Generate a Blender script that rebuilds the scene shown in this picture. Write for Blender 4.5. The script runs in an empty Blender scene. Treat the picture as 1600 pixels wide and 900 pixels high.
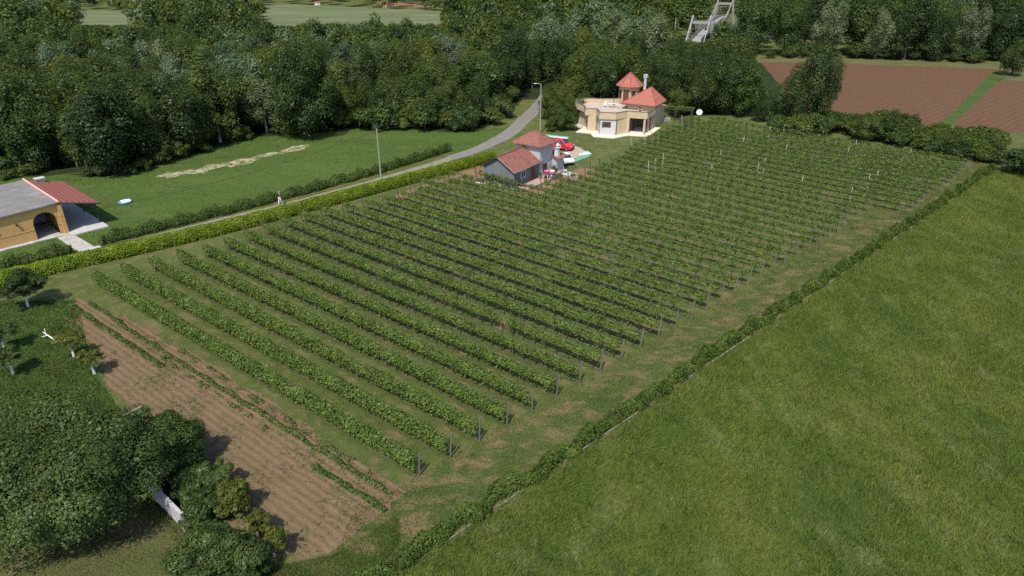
import bpy, bmesh, math, random
import numpy as np
from mathutils import Vector, Matrix
R = math.radians
S = bpy.context.scene
COL = S.collection
# ------------------------------------------------------------------ camera, light, exposure
CAM_H, PITCH, FPX = 30.0, R(26.5), 1067.0
cd = bpy.data.cameras.new('camera'); cam = bpy.data.objects.new('camera', cd); COL.objects.link(cam)
cam.location = (0, 0, CAM_H); cam.rotation_euler = (R(90) - PITCH, 0, 0)
cd.sensor_width = 36; cd.lens = 36 * FPX / 1600; cd.clip_start = .5; cd.clip_end = 5000
S.camera = cam
TOSUN = Vector((-.30, -.95, 0)).normalized() * math.cos(R(56)) + Vector((0, 0, math.sin(R(56))))
w = bpy.data.worlds.new('World'); S.world = w; w.use_nodes = True
wn = w.node_tree.nodes; wl = w.node_tree.links
sky = wn.new('ShaderNodeTexSky'); sky.sky_type = 'NISHITA'; sky.sun_disc = False
sky.sun_elevation = R(56); sky.sun_rotation = math.atan2(TOSUN.x, TOSUN.y); sky.altitude = 200
wl.new(sky.outputs[0], wn['Background'].inputs[0]); wn['Background'].inputs[1].default_value = .11
sl = bpy.data.lights.new('sun', 'SUN'); sl.energy = 3.0; sl.angle = R(.6); sl.color = (1, .93, .8)
so = bpy.data.objects.new('sun', sl); COL.objects.link(so); so.location = (-40, -60, 120)
so.rotation_euler = (-TOSUN).to_track_quat('-Z', 'Y').to_euler()
S.view_settings.view_transform = 'Standard'; S.view_settings.look = 'None'
S.view_settings.exposure = .95; S.view_settings.gamma = 1
S.render.engine = 'CYCLES'
S.cycles.max_bounces = 6; S.cycles.diffuse_bounces = 3; S.cycles.transmission_bounces = 3
S.cycles.use_adaptive_sampling = True; S.cycles.adaptive_threshold = .012; S.cycles.use_denoising = False

# ------------------------------------------------------------------ helpers
def g(x, y, z=0.0):
    """ground point seen at a photo pixel (survey of the photograph)"""
    u = (x - 800) / FPX; v = (450 - y) / FPX
    d = (u, math.cos(PITCH) + v * math.sin(PITCH), -math.sin(PITCH) + v * math.cos(PITCH))
    t = (z - CAM_H) / d[2]
    return (d[0] * t, d[1] * t)
def proj(x, y, z):
    f = y * math.cos(PITCH) - (z - CAM_H) * math.sin(PITCH)
    up = y * math.sin(PITCH) + (z - CAM_H) * math.cos(PITCH)
    return 800 + FPX * x / f, 450 - FPX * up / f
def tag(o, label=None, cat=None, group=None, kind=None):
    if label: o['label'] = label
    if cat: o['category'] = cat
    if group: o['group'] = group
    if kind: o['kind'] = kind
    return o
def empty(name, loc, rz=0, label=None, cat=None, group=None, sc=1.0):
    o = bpy.data.objects.new(name, None); COL.objects.link(o); o.empty_display_size = .2
    o.location = loc; o.rotation_euler = (0, 0, rz); o.scale = (sc,) * 3
    return tag(o, label, cat, group)
def link(name, me, parent=None):
    o = bpy.data.objects.new(name, me); COL.objects.link(o)
    if parent: o.parent = parent
    return o
def copy_tree(o, parent=None):
    c = o.copy(); COL.objects.link(c); c.parent = parent
    for ch in o.children: copy_tree(ch, c)
    return c

class MB:
    def __init__(s): s.v = []; s.f = []
    def add(s, vs, fs):
        b = len(s.v); s.v += [tuple(p) for p in vs]; s.f += [tuple(i + b for i in f) for f in fs]; return s
    def box(s, c, d, rz=0, tilt=None):
        M = Matrix.Translation(c) @ Matrix.Rotation(rz, 4, 'Z')
        if tilt: M = M @ Matrix.Rotation(tilt[1], 4, tilt[0])
        x, y, z = d[0] / 2, d[1] / 2, d[2] / 2
        vs = [M @ Vector(p) for p in ((-x,-y,-z),(x,-y,-z),(x,y,-z),(-x,y,-z),(-x,-y,z),(x,-y,z),(x,y,z),(-x,y,z))]
        return s.add(vs, [(0,3,2,1),(4,5,6,7),(0,1,5,4),(1,2,6,5),(2,3,7,6),(3,0,4,7)])
    def prism(s, pts, z0, z1):
        n = len(pts)
        a = sum(pts[i][0] * pts[(i+1) % n][1] - pts[(i+1) % n][0] * pts[i][1] for i in range(n))
        if a < 0: pts = pts[::-1]
        vs = [(p[0], p[1], z0) for p in pts] + [(p[0], p[1], z1) for p in pts]
        fs = [tuple(range(n))[::-1], tuple(range(n, 2*n))] + [(i, (i+1) % n, n + (i+1) % n, n + i) for i in range(n)]
        return s.add(vs, fs)
    def ribbon(s, pts, th, z0, z1, closed=False):
        """a wall of thickness th that follows the polyline pts"""
        n = len(pts); L = []; Q = []
        for i in range(n):
            p = Vector(pts[i][:2]); a = Vector(pts[i-1][:2]) if (i or closed) else None
            b = Vector(pts[(i+1) % n][:2]) if (i < n-1 or closed) else None
            d1 = (p - a).normalized() if a is not None else (b - p).normalized()
            d2 = (b - p).normalized() if b is not None else d1
            t = (d1 + d2).normalized(); nn = Vector((-t.y, t.x)); k = th / 2 / max(.4, t.dot(d1))
            L.append(p + nn * k); Q.append(p - nn * k)
        m = n if closed else n - 1
        for i in range(m):
            j = (i + 1) % n
            vs = [(q.x, q.y, z) for z in (z0, z1) for q in (L[i], Q[i], Q[j], L[j])]
            fs = [(0,3,2,1),(4,5,6,7),(1,2,6,5),(3,0,4,7)]
            if not closed and i == 0: fs.append((0,1,5,4))
            if not closed and i == m-1: fs.append((2,3,7,6))
            s.add(vs, fs)
        return s
    def tube(s, pts, rad, n=6, cap=True):
        P = [Vector(p) for p in pts]
        if not hasattr(rad, '__len__'): rad = [rad] * len(P)
        vs = []; fs = []
        for i, p in enumerate(P):
            t = (P[min(i+1, len(P)-1)] - P[max(i-1, 0)]).normalized()
            a = t.cross(Vector((0,0,1)) if abs(t.z) < .9 else Vector((1,0,0))).normalized(); b = t.cross(a)
            for k in range(n):
                an = 2 * math.pi * k / n
                vs.append(p + (a * math.cos(an) + b * math.sin(an)) * rad[i])
        for i in range(len(P) - 1):
            for k in range(n):
                fs.append((i*n+k, (i+1)*n+k, (i+1)*n+(k+1) % n, i*n+(k+1) % n))
        if cap:
            fs.append(tuple(range(n))); fs.append(tuple(range((len(P)-1)*n, len(P)*n))[::-1])
        return s.add(vs, fs)
    def lathe(s, prof, c=(0,0,0), n=14):
        vs = [(c[0] + r*math.cos(2*math.pi*k/n), c[1] + r*math.sin(2*math.pi*k/n), c[2] + z) for r, z in prof for k in range(n)]
        fs = [(i*n+k, i*n+(k+1) % n, (i+1)*n+(k+1) % n, (i+1)*n+k) for i in range(len(prof)-1) for k in range(n)]
        fs += [tuple(range(n))[::-1], tuple(range((len(prof)-1)*n, len(prof)*n))]
        return s.add(vs, fs)
    def slab(s, quad, th):
        """a thick plate from 3-D corner points, thickened straight down"""
        n = len(quad); vs = [tuple(q) for q in quad] + [(q[0], q[1], q[2]-th) for q in quad]
        return s.add(vs, [tuple(range(n)), tuple(range(n, 2*n))[::-1]] + [(i, n+i, n+(i+1) % n, (i+1) % n) for i in range(n)])
    def mesh(s, name, mat):
        me = bpy.data.meshes.new(name); me.from_pydata(s.v, [], s.f); me.update()
        bm = bmesh.new(); bm.from_mesh(me); bmesh.ops.recalc_face_normals(bm, faces=bm.faces); bm.to_mesh(me); bm.free()
        if mat: me.materials.append(mat)
        return me
    def build(s, name, mat, parent=None, bevel=0, smooth=False):
        me = s.mesh(name, mat); o = link(name, me, parent)
        if bevel:
            m = o.modifiers.new('bevel', 'BEVEL'); m.width = bevel; m.segments = 2; m.limit_method = 'ANGLE'
        if smooth:
            me.polygons.foreach_set('use_smooth', [True] * len(me.polygons))
        return o

def np_mesh(name, V, nper, mat):
    """many separate polygons with nper corners each"""
    V = np.ascontiguousarray(V, dtype=np.float32).reshape(-1, 3); n = len(V); m = n // nper
    me = bpy.data.meshes.new(name)
    me.vertices.add(n); me.vertices.foreach_set('co', V.ravel())
    me.loops.add(n); me.loops.foreach_set('vertex_index', np.arange(n, dtype=np.int32))
    me.polygons.add(m); me.polygons.foreach_set('loop_start', np.arange(0, n, nper, dtype=np.int32))
    me.update(calc_edges=True)
    if mat: me.materials.append(mat)
    return me
def unit(a): return a / np.maximum(1e-6, np.linalg.norm(a, axis=1, keepdims=True))
def leaf_quads(P, N, size, rng, asp=.55):
    """leaf-shaped diamonds centred at P facing N"""
    N = unit(N); T = unit(np.cross(N, rng.normal(size=N.shape))); B = np.cross(N, T)
    s = np.asarray(size).reshape(-1, 1) * np.ones((len(P), 1)); b = s * asp
    dr = N * s * .22
    return np.stack([P - T*s, P + B*b + dr, P + T*s, P - B*b + dr], 1)
def blades(P, h, wd, rng, lean=.5, wind=(0, 0)):
    a = rng.uniform(0, 2*math.pi, len(P)); D = np.stack([np.cos(a), np.sin(a), 0*a], 1)
    l = rng.normal(0, lean, (len(P), 2)) * h[:, None]
    tip = P + np.stack([l[:, 0] + wind[0]*h, l[:, 1] + wind[1]*h, h], 1)
    return np.stack([P - D*wd[:, None], P + D*wd[:, None], tip], 1)
def in_poly(P, poly):
    poly = np.asarray(poly)[:, :2]; x, y = P[:, 0], P[:, 1]; c = np.zeros(len(P), bool); j = len(poly) - 1
    for i in range(len(poly)):
        xi, yi = poly[i]; xj, yj = poly[j]
        k = ((yi > y) != (yj > y)) & (x < (xj-xi)*(y-yi)/((yj-yi) if yj != yi else 1e-9) + xi)
        c ^= k; j = i
    return c
def scatter(poly, n, rng):
    poly = np.asarray(poly)[:, :2]; lo, hi = poly.min(0), poly.max(0)
    out = np.zeros((0, 2))
    while len(out) < n:
        q = rng.uniform(lo, hi, (n*2, 2)); out = np.vstack([out, q[in_poly(q, poly)]])
    return out[:n]
def sheet(name, pts, mat, z, jit=.15, step=.5, seed=1, kind='structure', fade=None):
    """flat ground sheet; its border ring carries 'fade' 0..1 that the ground materials break up with noise"""
    rng = np.random.default_rng(seed); out = []
    n = len(pts); fade = fade if fade is not None else max(.12, jit*2.2)
    for i in range(n):
        a = np.array(pts[i][:2]); b = np.array(pts[(i+1) % n][:2]); L = np.linalg.norm(b - a); m = max(1, int(L/step))
        out += [a + (b-a)*k/m for k in range(m)]
    Q = np.array(out); N_ = len(Q); nz = rng.normal(0, 1, N_)
    nz = sum(np.roll(nz, k)*wt for k, wt in ((-2,.5),(-1,1),(0,1.2),(1,1),(2,.5)))*.55*jit
    T = unit(np.roll(Q,-1,0) - np.roll(Q,1,0)); NN = np.c_[-T[:,1], T[:,0]]
    ar = np.sum(Q[:,0]*np.roll(Q[:,1],-1) - np.roll(Q[:,0],-1)*Q[:,1])
    if ar < 0: NN = -NN                      # NN points inwards
    inn = Q + NN*(nz[:,None] + fade); outr = Q + NN*(nz[:,None] - fade)
    V = [(p[0], p[1], z + rng.uniform(-.0012,.0012)) for p in inn] + [(p[0], p[1], z - .003 + rng.uniform(-.0005,.0005)) for p in outr]
    bm = bmesh.new(); vv = [bm.verts.new(p) for p in V]
    for i in range(N_):
        j = (i+1) % N_
        try: bm.faces.new((vv[i], vv[N_+i], vv[N_+j], vv[j]))
        except ValueError: pass
    f = bm.faces.new(vv[:N_]); bmesh.ops.triangulate(bm, faces=[f])
    bm.normal_update()
    for f in bm.faces:
        if f.normal.z < 0: f.normal_flip()
    me = bpy.data.meshes.new(name); bm.to_mesh(me); bm.free()
    at = me.attributes.new('fade', 'FLOAT', 'POINT'); at.data.foreach_set('value', np.r_[np.zeros(N_), np.ones(N_)].astype(np.float32))
    me.materials.append(mat); o = link(name, me); o['kind'] = kind
    return o
def smooth_line(pts, step=1.0):
    P = [Vector(p) for p in pts]; out = []
    for i in range(len(P)-1):
        p0 = P[max(i-1, 0)]; p1 = P[i]; p2 = P[i+1]; p3 = P[min(i+2, len(P)-1)]
        m = max(2, int((p2-p1).length/step))
        for k in range(m):
            t = k/m
            out.append(.5*((2*p1) + (p2-p0)*t + (2*p0-5*p1+4*p2-p3)*t*t + (3*p1-p0-3*p2+p3)*t**3))
    return out + [P[-1]]
def strip_poly(pts, w):
    L = []; Q = []
    for i, p in enumerate(pts):
        t = (pts[min(i+1, len(pts)-1)] - pts[max(i-1, 0)]).normalized(); n = Vector((-t.y, t.x))
        ww = w(i/(len(pts)-1)) if callable(w) else w
        L.append(p + n*ww/2); Q.append(p - n*ww/2)
    return L + Q[::-1]

# ------------------------------------------------------------------ materials
def new_mat(name):
    m = bpy.data.materials.new(name); m.use_nodes = True
    return m, m.node_tree.nodes, m.node_tree.links, m.node_tree.nodes['Principled BSDF']
def ramp(nt, fac, stops):
    r = nt.nodes.new('ShaderNodeValToRGB'); e = r.color_ramp.elements
    while len(e) < len(stops): e.new(.5)
    for el, (p, c) in zip(e, stops): el.position = p; el.color = (*c, 1) if len(c) == 3 else c
    nt.links.new(fac, r.inputs[0]); return r.outputs[0]
def noise(nt, vec, scale, detail=4, rough=.6, dist=0):
    n = nt.nodes.new('ShaderNodeTexNoise'); n.inputs['Scale'].default_value = scale; n.inputs['Detail'].default_value = detail
    n.inputs['Roughness'].default_value = rough; n.inputs['Distortion'].default_value = dist
    nt.links.new(vec, n.inputs['Vector']); return n.outputs['Fac']
def mixc(nt, fac, a, b, mode='MIX'):
    m = nt.nodes.new('ShaderNodeMix'); m.data_type = 'RGBA'; m.blend_type = mode
    for sock, val in ((m.inputs[0], fac), (m.inputs[6], a), (m.inputs[7], b)):
        if isinstance(val, (int, float)): sock.default_value = val
        elif isinstance(val, tuple): sock.default_value = (*val, 1)
        else: nt.links.new(val, sock)
    return m.outputs[2]
def objco(nt, rz=0, scale=(1,1,1)):
    t = nt.nodes.new('ShaderNodeTexCoord'); mp = nt.nodes.new('ShaderNodeMapping')
    mp.inputs['Rotation'].default_value = (0, 0, rz); mp.inputs['Scale'].default_value = scale
    nt.links.new(t.outputs['Object'], mp.inputs[0]); return mp.outputs[0]
def bump(nt, h, strength, dist=.05):
    b = nt.nodes.new('ShaderNodeBump'); b.inputs['Strength'].default_value = strength; b.inputs['Distance'].default_value = dist
    nt.links.new(h, b.inputs['Height']); return b.outputs[0]
def faded(m, co, scale=2.2):
    """let the border ring of a sheet thin out in patches"""
    nt = m.node_tree; n, l = nt.nodes, nt.links; p = n['Principled BSDF']
    at = n.new('ShaderNodeAttribute'); at.attribute_name = 'fade'
    k = n.new('ShaderNodeMath'); k.operation = 'MULTIPLY_ADD'; l.new(noise(nt, co, scale, 5, .7), k.inputs[0]); k.inputs[1].default_value = 1.5; k.inputs[2].default_value = -.25
    g_ = n.new('ShaderNodeMath'); g_.operation = 'GREATER_THAN'; l.new(k.outputs[0], g_.inputs[0]); l.new(at.outputs['Fac'], g_.inputs[1])
    l.new(g_.outputs[0], p.inputs['Alpha'])
def grass_mat(name, dark, mid, light, dry=None, dry_cut=(.52, .64), rz=0, stretch=(1,1,1), big=.12, dry_scale=.35, grain=.25, blade=False):
    m, n, l, p = new_mat(name); nt = m.node_tree; co = objco(nt, rz, stretch)
    c = ramp(nt, noise(nt, co, big, 5, .62), [(.3, dark), (.5, mid), (.7, light)])
    c2 = ramp(nt, noise(nt, co, 1.7, 5, .7), [(.28, dark), (.52, mid), (.75, light)])
    c = mixc(nt, .45, c, c2)
    if dry:
        f = ramp(nt, noise(nt, co, dry_scale, 6, .68, .4), [(dry_cut[0], (0,0,0)), (dry_cut[1], (1,1,1))])
        c = mixc(nt, f, c, dry)
    fine = noise(nt, co, 9, 4, .75)
    v = ramp(nt, fine, [(.25, (1-grain*1.6,)*3), (.75, (1+grain,)*3)])
    c = mixc(nt, 1.0, c, v, 'MULTIPLY')
    if blade:
        geo = n.new('ShaderNodeNewGeometry'); c = mixc(nt, 1.0, c, ramp(nt, geo.outputs['Random Per Island'], [(0, (.55,.6,.6)), (.6, (1.1,1.1,1.0)), (1, (1.75,1.6,1.5))]), 'MULTIPLY')
    l.new(c, p.inputs['Base Color']); p.inputs['Roughness'].default_value = .95; p.inputs['Specular IOR Level'].default_value = .1
    l.new(bump(nt, fine, .9, .12), p.inputs['Normal']); faded(m, co); return m
def soil_mat(name, a, b, rz=0, furrow=0, fscale=1.0, weed=None, wcut=(.58, .7)):
    m, n, l, p = new_mat(name); nt = m.node_tree; co = objco(nt, rz)
    c = ramp(nt, noise(nt, co, .5, 6, .7), [(.3, a), (.7, b)])
    c2 = ramp(nt, noise(nt, co, 5, 5, .75), [(.25, tuple(x*.7 for x in a)), (.75, tuple(x*1.15 for x in b))]); c = mixc(nt, .5, c, c2)
    if weed: c = mixc(nt, ramp(nt, noise(nt, co, .8, 7, .75), [(wcut[0], (0,0,0)), (wcut[1], (1,1,1))]), c, weed)
    h = noise(nt, co, 7, 5, .7)
    if furrow:
        wv = n.new('ShaderNodeTexWave'); wv.inputs['Scale'].default_value = fscale; wv.inputs['Distortion'].default_value = 2.6
        wv.inputs['Detail'].default_value = 3; wv.inputs['Detail Scale'].default_value = 1.5; l.new(co, wv.inputs[0])
        c = mixc(nt, ramp(nt, wv.outputs['Fac'], [(.0, (furrow,)*3), (.6, (0,0,0))]), c, tuple(x*.62 for x in a))
        h = mixc(nt, .5, h, wv.outputs['Color'])
    l.new(c, p.inputs['Base Color']); p.inputs['Roughness'].default_value = 1; p.inputs['Specular IOR Level'].default_value = .05
    l.new(bump(nt, h, .8, .1), p.inputs['Normal']); faded(m, co); return m
def plain(name, col, rough=.8, var=.12, scale=2.0, metal=0, stain=None, grime=.0, bs=.2):
    m, n, l, p = new_mat(name); nt = m.node_tree; co = objco(nt)
    v = ramp(nt, noise(nt, co, scale, 6, .7), [(.25, tuple(c*(1-var*1.6) for c in col)), (.75, tuple(min(1, c*(1+var)) for c in col))])
    if stain: v = mixc(nt, ramp(nt, noise(nt, co, scale*.6, 6, .75, .5), [(.5, (0,0,0)), (.7, (1,1,1))]), v, stain)
    l.new(v, p.inputs['Base Color']); p.inputs['Roughness'].default_value = rough; p.inputs['Metallic'].default_value = metal
    if bs: l.new(bump(nt, noise(nt, co, scale*8, 3), bs, .02), p.inputs['Normal'])
    return m
def leaf_mat(name, dark, mid, light, trans=.3, clump=.6, hue=1.0):
    m, n, l, p = new_mat(name); nt = m.node_tree; n.remove(p); out = n['Material Output']
    geo = n.new('ShaderNodeNewGeometry'); oi = n.new('ShaderNodeObjectInfo'); co = objco(nt)
    a = ramp(nt, geo.outputs['Random Per Island'], [(.0, dark), (.5, mid), (1, light)])
    b = ramp(nt, noise(nt, co, clump, 2, .5), [(.35, dark), (.5, mid), (.65, light)])
    c = mixc(nt, .62, a, b)
    o = ramp(nt, oi.outputs['Random'], [(.0, (.72, .8, .8)), (.35, (.95, 1.0, .8)), (.65, (1.05, 1.0, .95)), (1, (1.3, 1.18, .9))])
    c = mixc(nt, hue, c, o, 'MULTIPLY')
    d = n.new('ShaderNodeBsdfDiffuse'); t = n.new('ShaderNodeBsdfTranslucent'); mx = n.new('ShaderNodeMixShader')
    gl = n.new('ShaderNodeBsdfGlossy'); gl.inputs['Roughness'].default_value = .45; gl.inputs['Color'].default_value = (.8, .9, .8, 1); mg = n.new('ShaderNodeMixShader'); mg.inputs[0].default_value = .015
    tc = mixc(nt, 1.0, c, (1.1, 1.25, .5), 'MULTIPLY')
    l.new(c, d.inputs[0]); l.new(tc, t.inputs[0]); mx.inputs[0].default_value = trans
    l.new(d.outputs[0], mx.inputs[1]); l.new(t.outputs[0], mx.inputs[2]); l.new(mx.outputs[0], mg.inputs[1]); l.new(gl.outputs[0], mg.inputs[2])
    l.new(mg.outputs[0], out.inputs[0]); return m
def tile_mat(name, a, b, dirt, axis='x', scale=2.2):
    m, n, l, p = new_mat(name); nt = m.node_tree; t = n.new('ShaderNodeTexCoord').outputs['Object']
    c = ramp(nt, noise(nt, t, 3.2, 5, .75), [(.3, a), (.7, b)])
    c = mixc(nt, ramp(nt, noise(nt, t, 1.1, 6, .75, .6), [(.52, (0,0,0)), (.68, (.8,)*3)]), c, dirt)
    hs = []
    for ax in ('X', 'Y', 'Z'):
        wv = n.new('ShaderNodeTexWave'); wv.bands_direction = ax; wv.inputs['Scale'].default_value = scale if ax != 'Z' else scale*.9
        wv.inputs['Distortion'].default_value = .4; l.new(t, wv.inputs[0]); hs.append(wv.outputs['Color'])
    h = mixc(nt, .5, mixc(nt, .5, hs[0], hs[1]), hs[2])
    c = mixc(nt, ramp(nt, h, [(.3, (.55,)*3), (.45, (0,0,0))]), c, tuple(x*.45 for x in a))
    l.new(c, p.inputs['Base Color']); p.inputs['Roughness'].default_value = .85
    l.new(bump(nt, h, .6, .08), p.inputs['Normal']); return m
M = {}
M['ground'] = grass_mat('vineyard_grass', (.055,.08,.02), (.085,.112,.03), (.118,.136,.042), (.175,.14,.07), (.48, .68), dry_scale=.6, grain=.35)
M['headland'] = grass_mat('headland_grass', (.045,.075,.018), (.072,.1,.027), (.1,.118,.036), (.175,.14,.07), (.46, .63), rz=R(-43), stretch=(.6, 1.1, 1), dry_scale=.75, grain=.35)
M['field'] = grass_mat('field_grass_leaf', (.038,.07,.013), (.076,.107,.02), (.128,.148,.034), (.15,.168,.062), (.52, .78), rz=R(20), stretch=(1.3, .6, 1), big=.14, dry_scale=.4, grain=.35)
M['meadow'] = grass_mat('meadow_grass', (.045,.078,.017), (.066,.106,.023), (.092,.13,.033), (.13,.13,.055), (.56, .76), rz=R(-43), stretch=(.35, 1, 1), grain=.25)
M['yard'] = grass_mat('yard_grass', (.07,.085,.028), (.1,.108,.04), (.13,.125,.055), (.17,.135,.075), (.5, .7))
M['lush'] = grass_mat('lush_grass', (.035,.064,.014), (.056,.092,.021), (.078,.112,.028), (.11,.105,.05), (.56, .76))
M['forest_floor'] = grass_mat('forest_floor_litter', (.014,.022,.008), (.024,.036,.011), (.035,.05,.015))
M['pale_field'] = grass_mat('pale_field_grass', (.08,.105,.042), (.115,.14,.065), (.16,.175,.09), (.17,.175,.1), (.5,.65), stretch=(.25, 1.2, 1), big=.06, dry_scale=.08)
M['field_b'] = grass_mat('field_grass_leaf_blade', (.038,.07,.013), (.076,.107,.02), (.128,.148,.034), (.15,.168,.062), (.52, .78), rz=R(20), stretch=(1.3, .6, 1), big=.14, dry_scale=.4, grain=.35, blade=True)
M['headland_b'] = grass_mat('headland_grass_blade', (.045,.075,.018), (.072,.1,.027), (.1,.118,.036), (.175,.14,.07), (.46, .63), rz=R(-43), stretch=(.6, 1.1, 1), dry_scale=.75, grain=.35, blade=True)
M['ground_b'] = grass_mat('vineyard_grass_blade', (.055,.08,.02), (.085,.112,.03), (.118,.136,.042), (.175,.14,.07), (.48, .68), dry_scale=.6, grain=.35, blade=True)
M['meadow_b'] = grass_mat('meadow_grass_blade', (.045,.078,.017), (.066,.106,.023), (.092,.13,.033), (.13,.13,.055), (.56, .76), rz=R(-43), stretch=(.35, 1, 1), grain=.25, blade=True)
M['yard_b'] = grass_mat('yard_grass_blade', (.07,.085,.028), (.1,.108,.04), (.13,.125,.055), (.17,.135,.075), (.5, .7), blade=True)
M['lush_b'] = grass_mat('lush_grass_blade', (.035,.064,.014), (.056,.092,.021), (.078,.112,.028), (.11,.105,.05), (.56, .76), blade=True)
M['soil'] = soil_mat('plot_soil', (.118,.079,.046), (.178,.126,.077), R(-52), .2, .6, (.08,.085,.03), (.54, .7))
M['row_soil'] = soil_mat('row_soil', (.07,.07,.032), (.12,.095,.05), 0, 0, 1, (.05,.075,.022), (.36, .56))
M['red_soil'] = soil_mat('red_soil', (.16,.095,.06), (.24,.15,.095))
M['plough'] = soil_mat('ploughed_earth', (.088,.05,.029), (.14,.08,.048), R(-131), .25, .22)
M['sand'] = soil_mat('bare_sand', (.3,.25,.16), (.46,.39,.27), weed=(.07,.1,.03), wcut=(.44, .58))
M['gravel'] = soil_mat('pink_gravel', (.32,.24,.19), (.45,.35,.28))
M['road'] = plain('road_asphalt', (.17,.155,.14), .9, .12, 1.2, stain=(.13,.125,.11)); faded(M['road'], objco(M['road'].node_tree))
M['lane'] = plain('lane_asphalt', (.19,.175,.115), .95, .15, .9, stain=(.09,.1,.05)); faded(M['lane'], objco(M['lane'].node_tree))
M['pave'] = plain('pale_paving', (.4,.39,.38), .85, .1, 1.5)
M['path'] = plain('path_paving', (.38,.35,.32), .9, .12, 1.6, stain=(.25,.24,.2))
M['concrete'] = plain('grey_concrete', (.4,.4,.4), .9, .2, 1.3, stain=(.2,.2,.19))
M['post_white'] = plain('pale_concrete_post', (.36,.35,.31), .9, .1)
M['old_concrete'] = plain('old_pole_concrete', (.25,.245,.23), .9, .15)
M['post_dark'] = plain('dark_wood_post', (.06,.052,.042), .9, .2, 6)
M['post_grey'] = plain('grey_wood_post', (.125,.115,.1), .9, .2, 6)
M['wire'] = plain('zinc_wire', (.3,.3,.3), .5, .05, metal=.8, bs=0)
M['bark'] = plain('brown_bark', (.07,.055,.042), .95, .25, 6)
M['bark_pale'] = plain('pale_bark', (.3,.29,.26), .9, .25, 4)
M['lime'] = plain('limewashed_bark', (.55,.54,.52), .9, .1, 5)
M['vine_bark'] = plain('vine_bark', (.035,.028,.02), .95, .25, 12)
L = leaf_mat
M['vine'] = L('vine_leaf', (.056,.092,.015), (.098,.146,.027), (.145,.195,.042), .3, .9, .15)
M['hedge'] = L('clipped_hedge_leaf', (.06,.11,.006), (.115,.18,.01), (.165,.225,.018), .25, .9)
M['shrub'] = L('hedge_shrub_leaf', (.035,.062,.014), (.06,.092,.022), (.095,.125,.032), .25, .7)
M['edge'] = L('boundary_hedge_leaf', (.042,.075,.012), (.085,.125,.02), (.14,.175,.034), .3, .7)
M['mid'] = L('green_leaf', (.026,.047,.012), (.05,.078,.021), (.088,.118,.034), .25, .22)
M['dark'] = L('dark_leaf', (.016,.03,.01), (.032,.053,.016), (.058,.083,.026), .2, .22)
M['warm'] = L('yellow_green_leaf', (.04,.06,.011), (.072,.096,.02), (.112,.132,.033), .3, .22)
M['silver'] = L('silver_leaf', (.05,.08,.042), (.085,.12,.066), (.135,.17,.105), .2, .2)
M['walnut'] = L('walnut_leaf', (.026,.05,.013), (.056,.09,.024), (.1,.135,.044), .25, .6)
M['peach'] = L('peach_leaf', (.05,.07,.012), (.085,.105,.018), (.14,.14,.03), .35, 1.0)
M['crop'] = L('crop_leaf', (.035,.07,.016), (.06,.105,.024), (.095,.14,.04), .25, 1.5)
M['cream'] = plain('cream_render', (.46,.36,.23), .9, .1, 1.3, stain=(.36,.28,.19))
M['tan'] = plain('tan_render', (.45,.27,.1), .9, .08, .8, stain=(.48,.28,.11))
M['white_stone'] = plain('white_stone', (.46,.45,.44), .9, .12, 4)
M['white'] = plain('white_paint', (.5,.55,.53), .7, .05)
M['greyblue'] = plain('grey_blue_render', (.13,.14,.145), .9, .1, 1.2, stain=(.1,.11,.11))
M['greywall'] = plain('pale_grey_render', (.38,.38,.4), .9, .1, 1.2, stain=(.27,.27,.28))
M['terrace'] = plain('terrace_tile', (.43,.35,.29), .7, .08, 1)
M['coping'] = plain('dark_coping', (.13,.1,.075), .8, .1)
M['brown'] = plain('brown_wood', (.11,.035,.018), .6, .2, 5)
M['darkmetal'] = plain('dark_metal', (.03,.03,.032), .5, .1)
M['porch_shade'] = plain('porch_shade_render', (.12,.1,.085), .9, .1)  # dark colour carries the shade inside the open porch
M['black'] = plain('black_rubber', (.015,.015,.016), .7, .1)
M['glass'] = plain('window_glass', (.03,.04,.05), .08, .05, bs=0)
M['tile_new'] = tile_mat('orange_roof_tile', (.3,.088,.06), (.4,.14,.1), (.25,.085,.065))
M['tile_old'] = tile_mat('weathered_roof_tile', (.17,.055,.04), (.3,.13,.1), (.085,.045,.036))
M['tile_red'] = tile_mat('red_roof_sheet', (.2,.058,.042), (.27,.085,.062), (.19,.075,.062))
M['ridge'] = plain('pink_ridge_tile', (.55,.3,.26), .8, .15, 6)
M['felt'] = plain('grey_roof_felt', (.15,.14,.135), .95, .1, .7, stain=(.23,.22,.21))
M['red'] = plain('red_car_paint', (.5,.012,.03), .25, .03, bs=0)
M['teal'] = plain('teal_sheet', (.1,.36,.3), .6, .1)
M['greennet'] = plain('green_tarp', (.1,.3,.19), .7, .1)
M['pink'] = plain('pink_plastic', (.75,.08,.25), .5, .05)
M['blue'] = plain('blue_tarp', (.08,.27,.46), .5, .1)
M['terracotta'] = plain('terracotta', (.4,.17,.1), .85, .15, 6)
M['skin'] = plain('skin', (.5,.3,.21), .6, .05, bs=0)
M['navy'] = plain('dark_cloth', (.03,.032,.04), .9, .1)
M['whitecloth'] = plain('white_cloth', (.66,.65,.64), .9, .05)
M['hair'] = plain('grey_hair', (.3,.28,.26), .8, .1)
M['hair_dark'] = plain('dark_hair', (.03,.022,.018), .8, .1)
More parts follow.
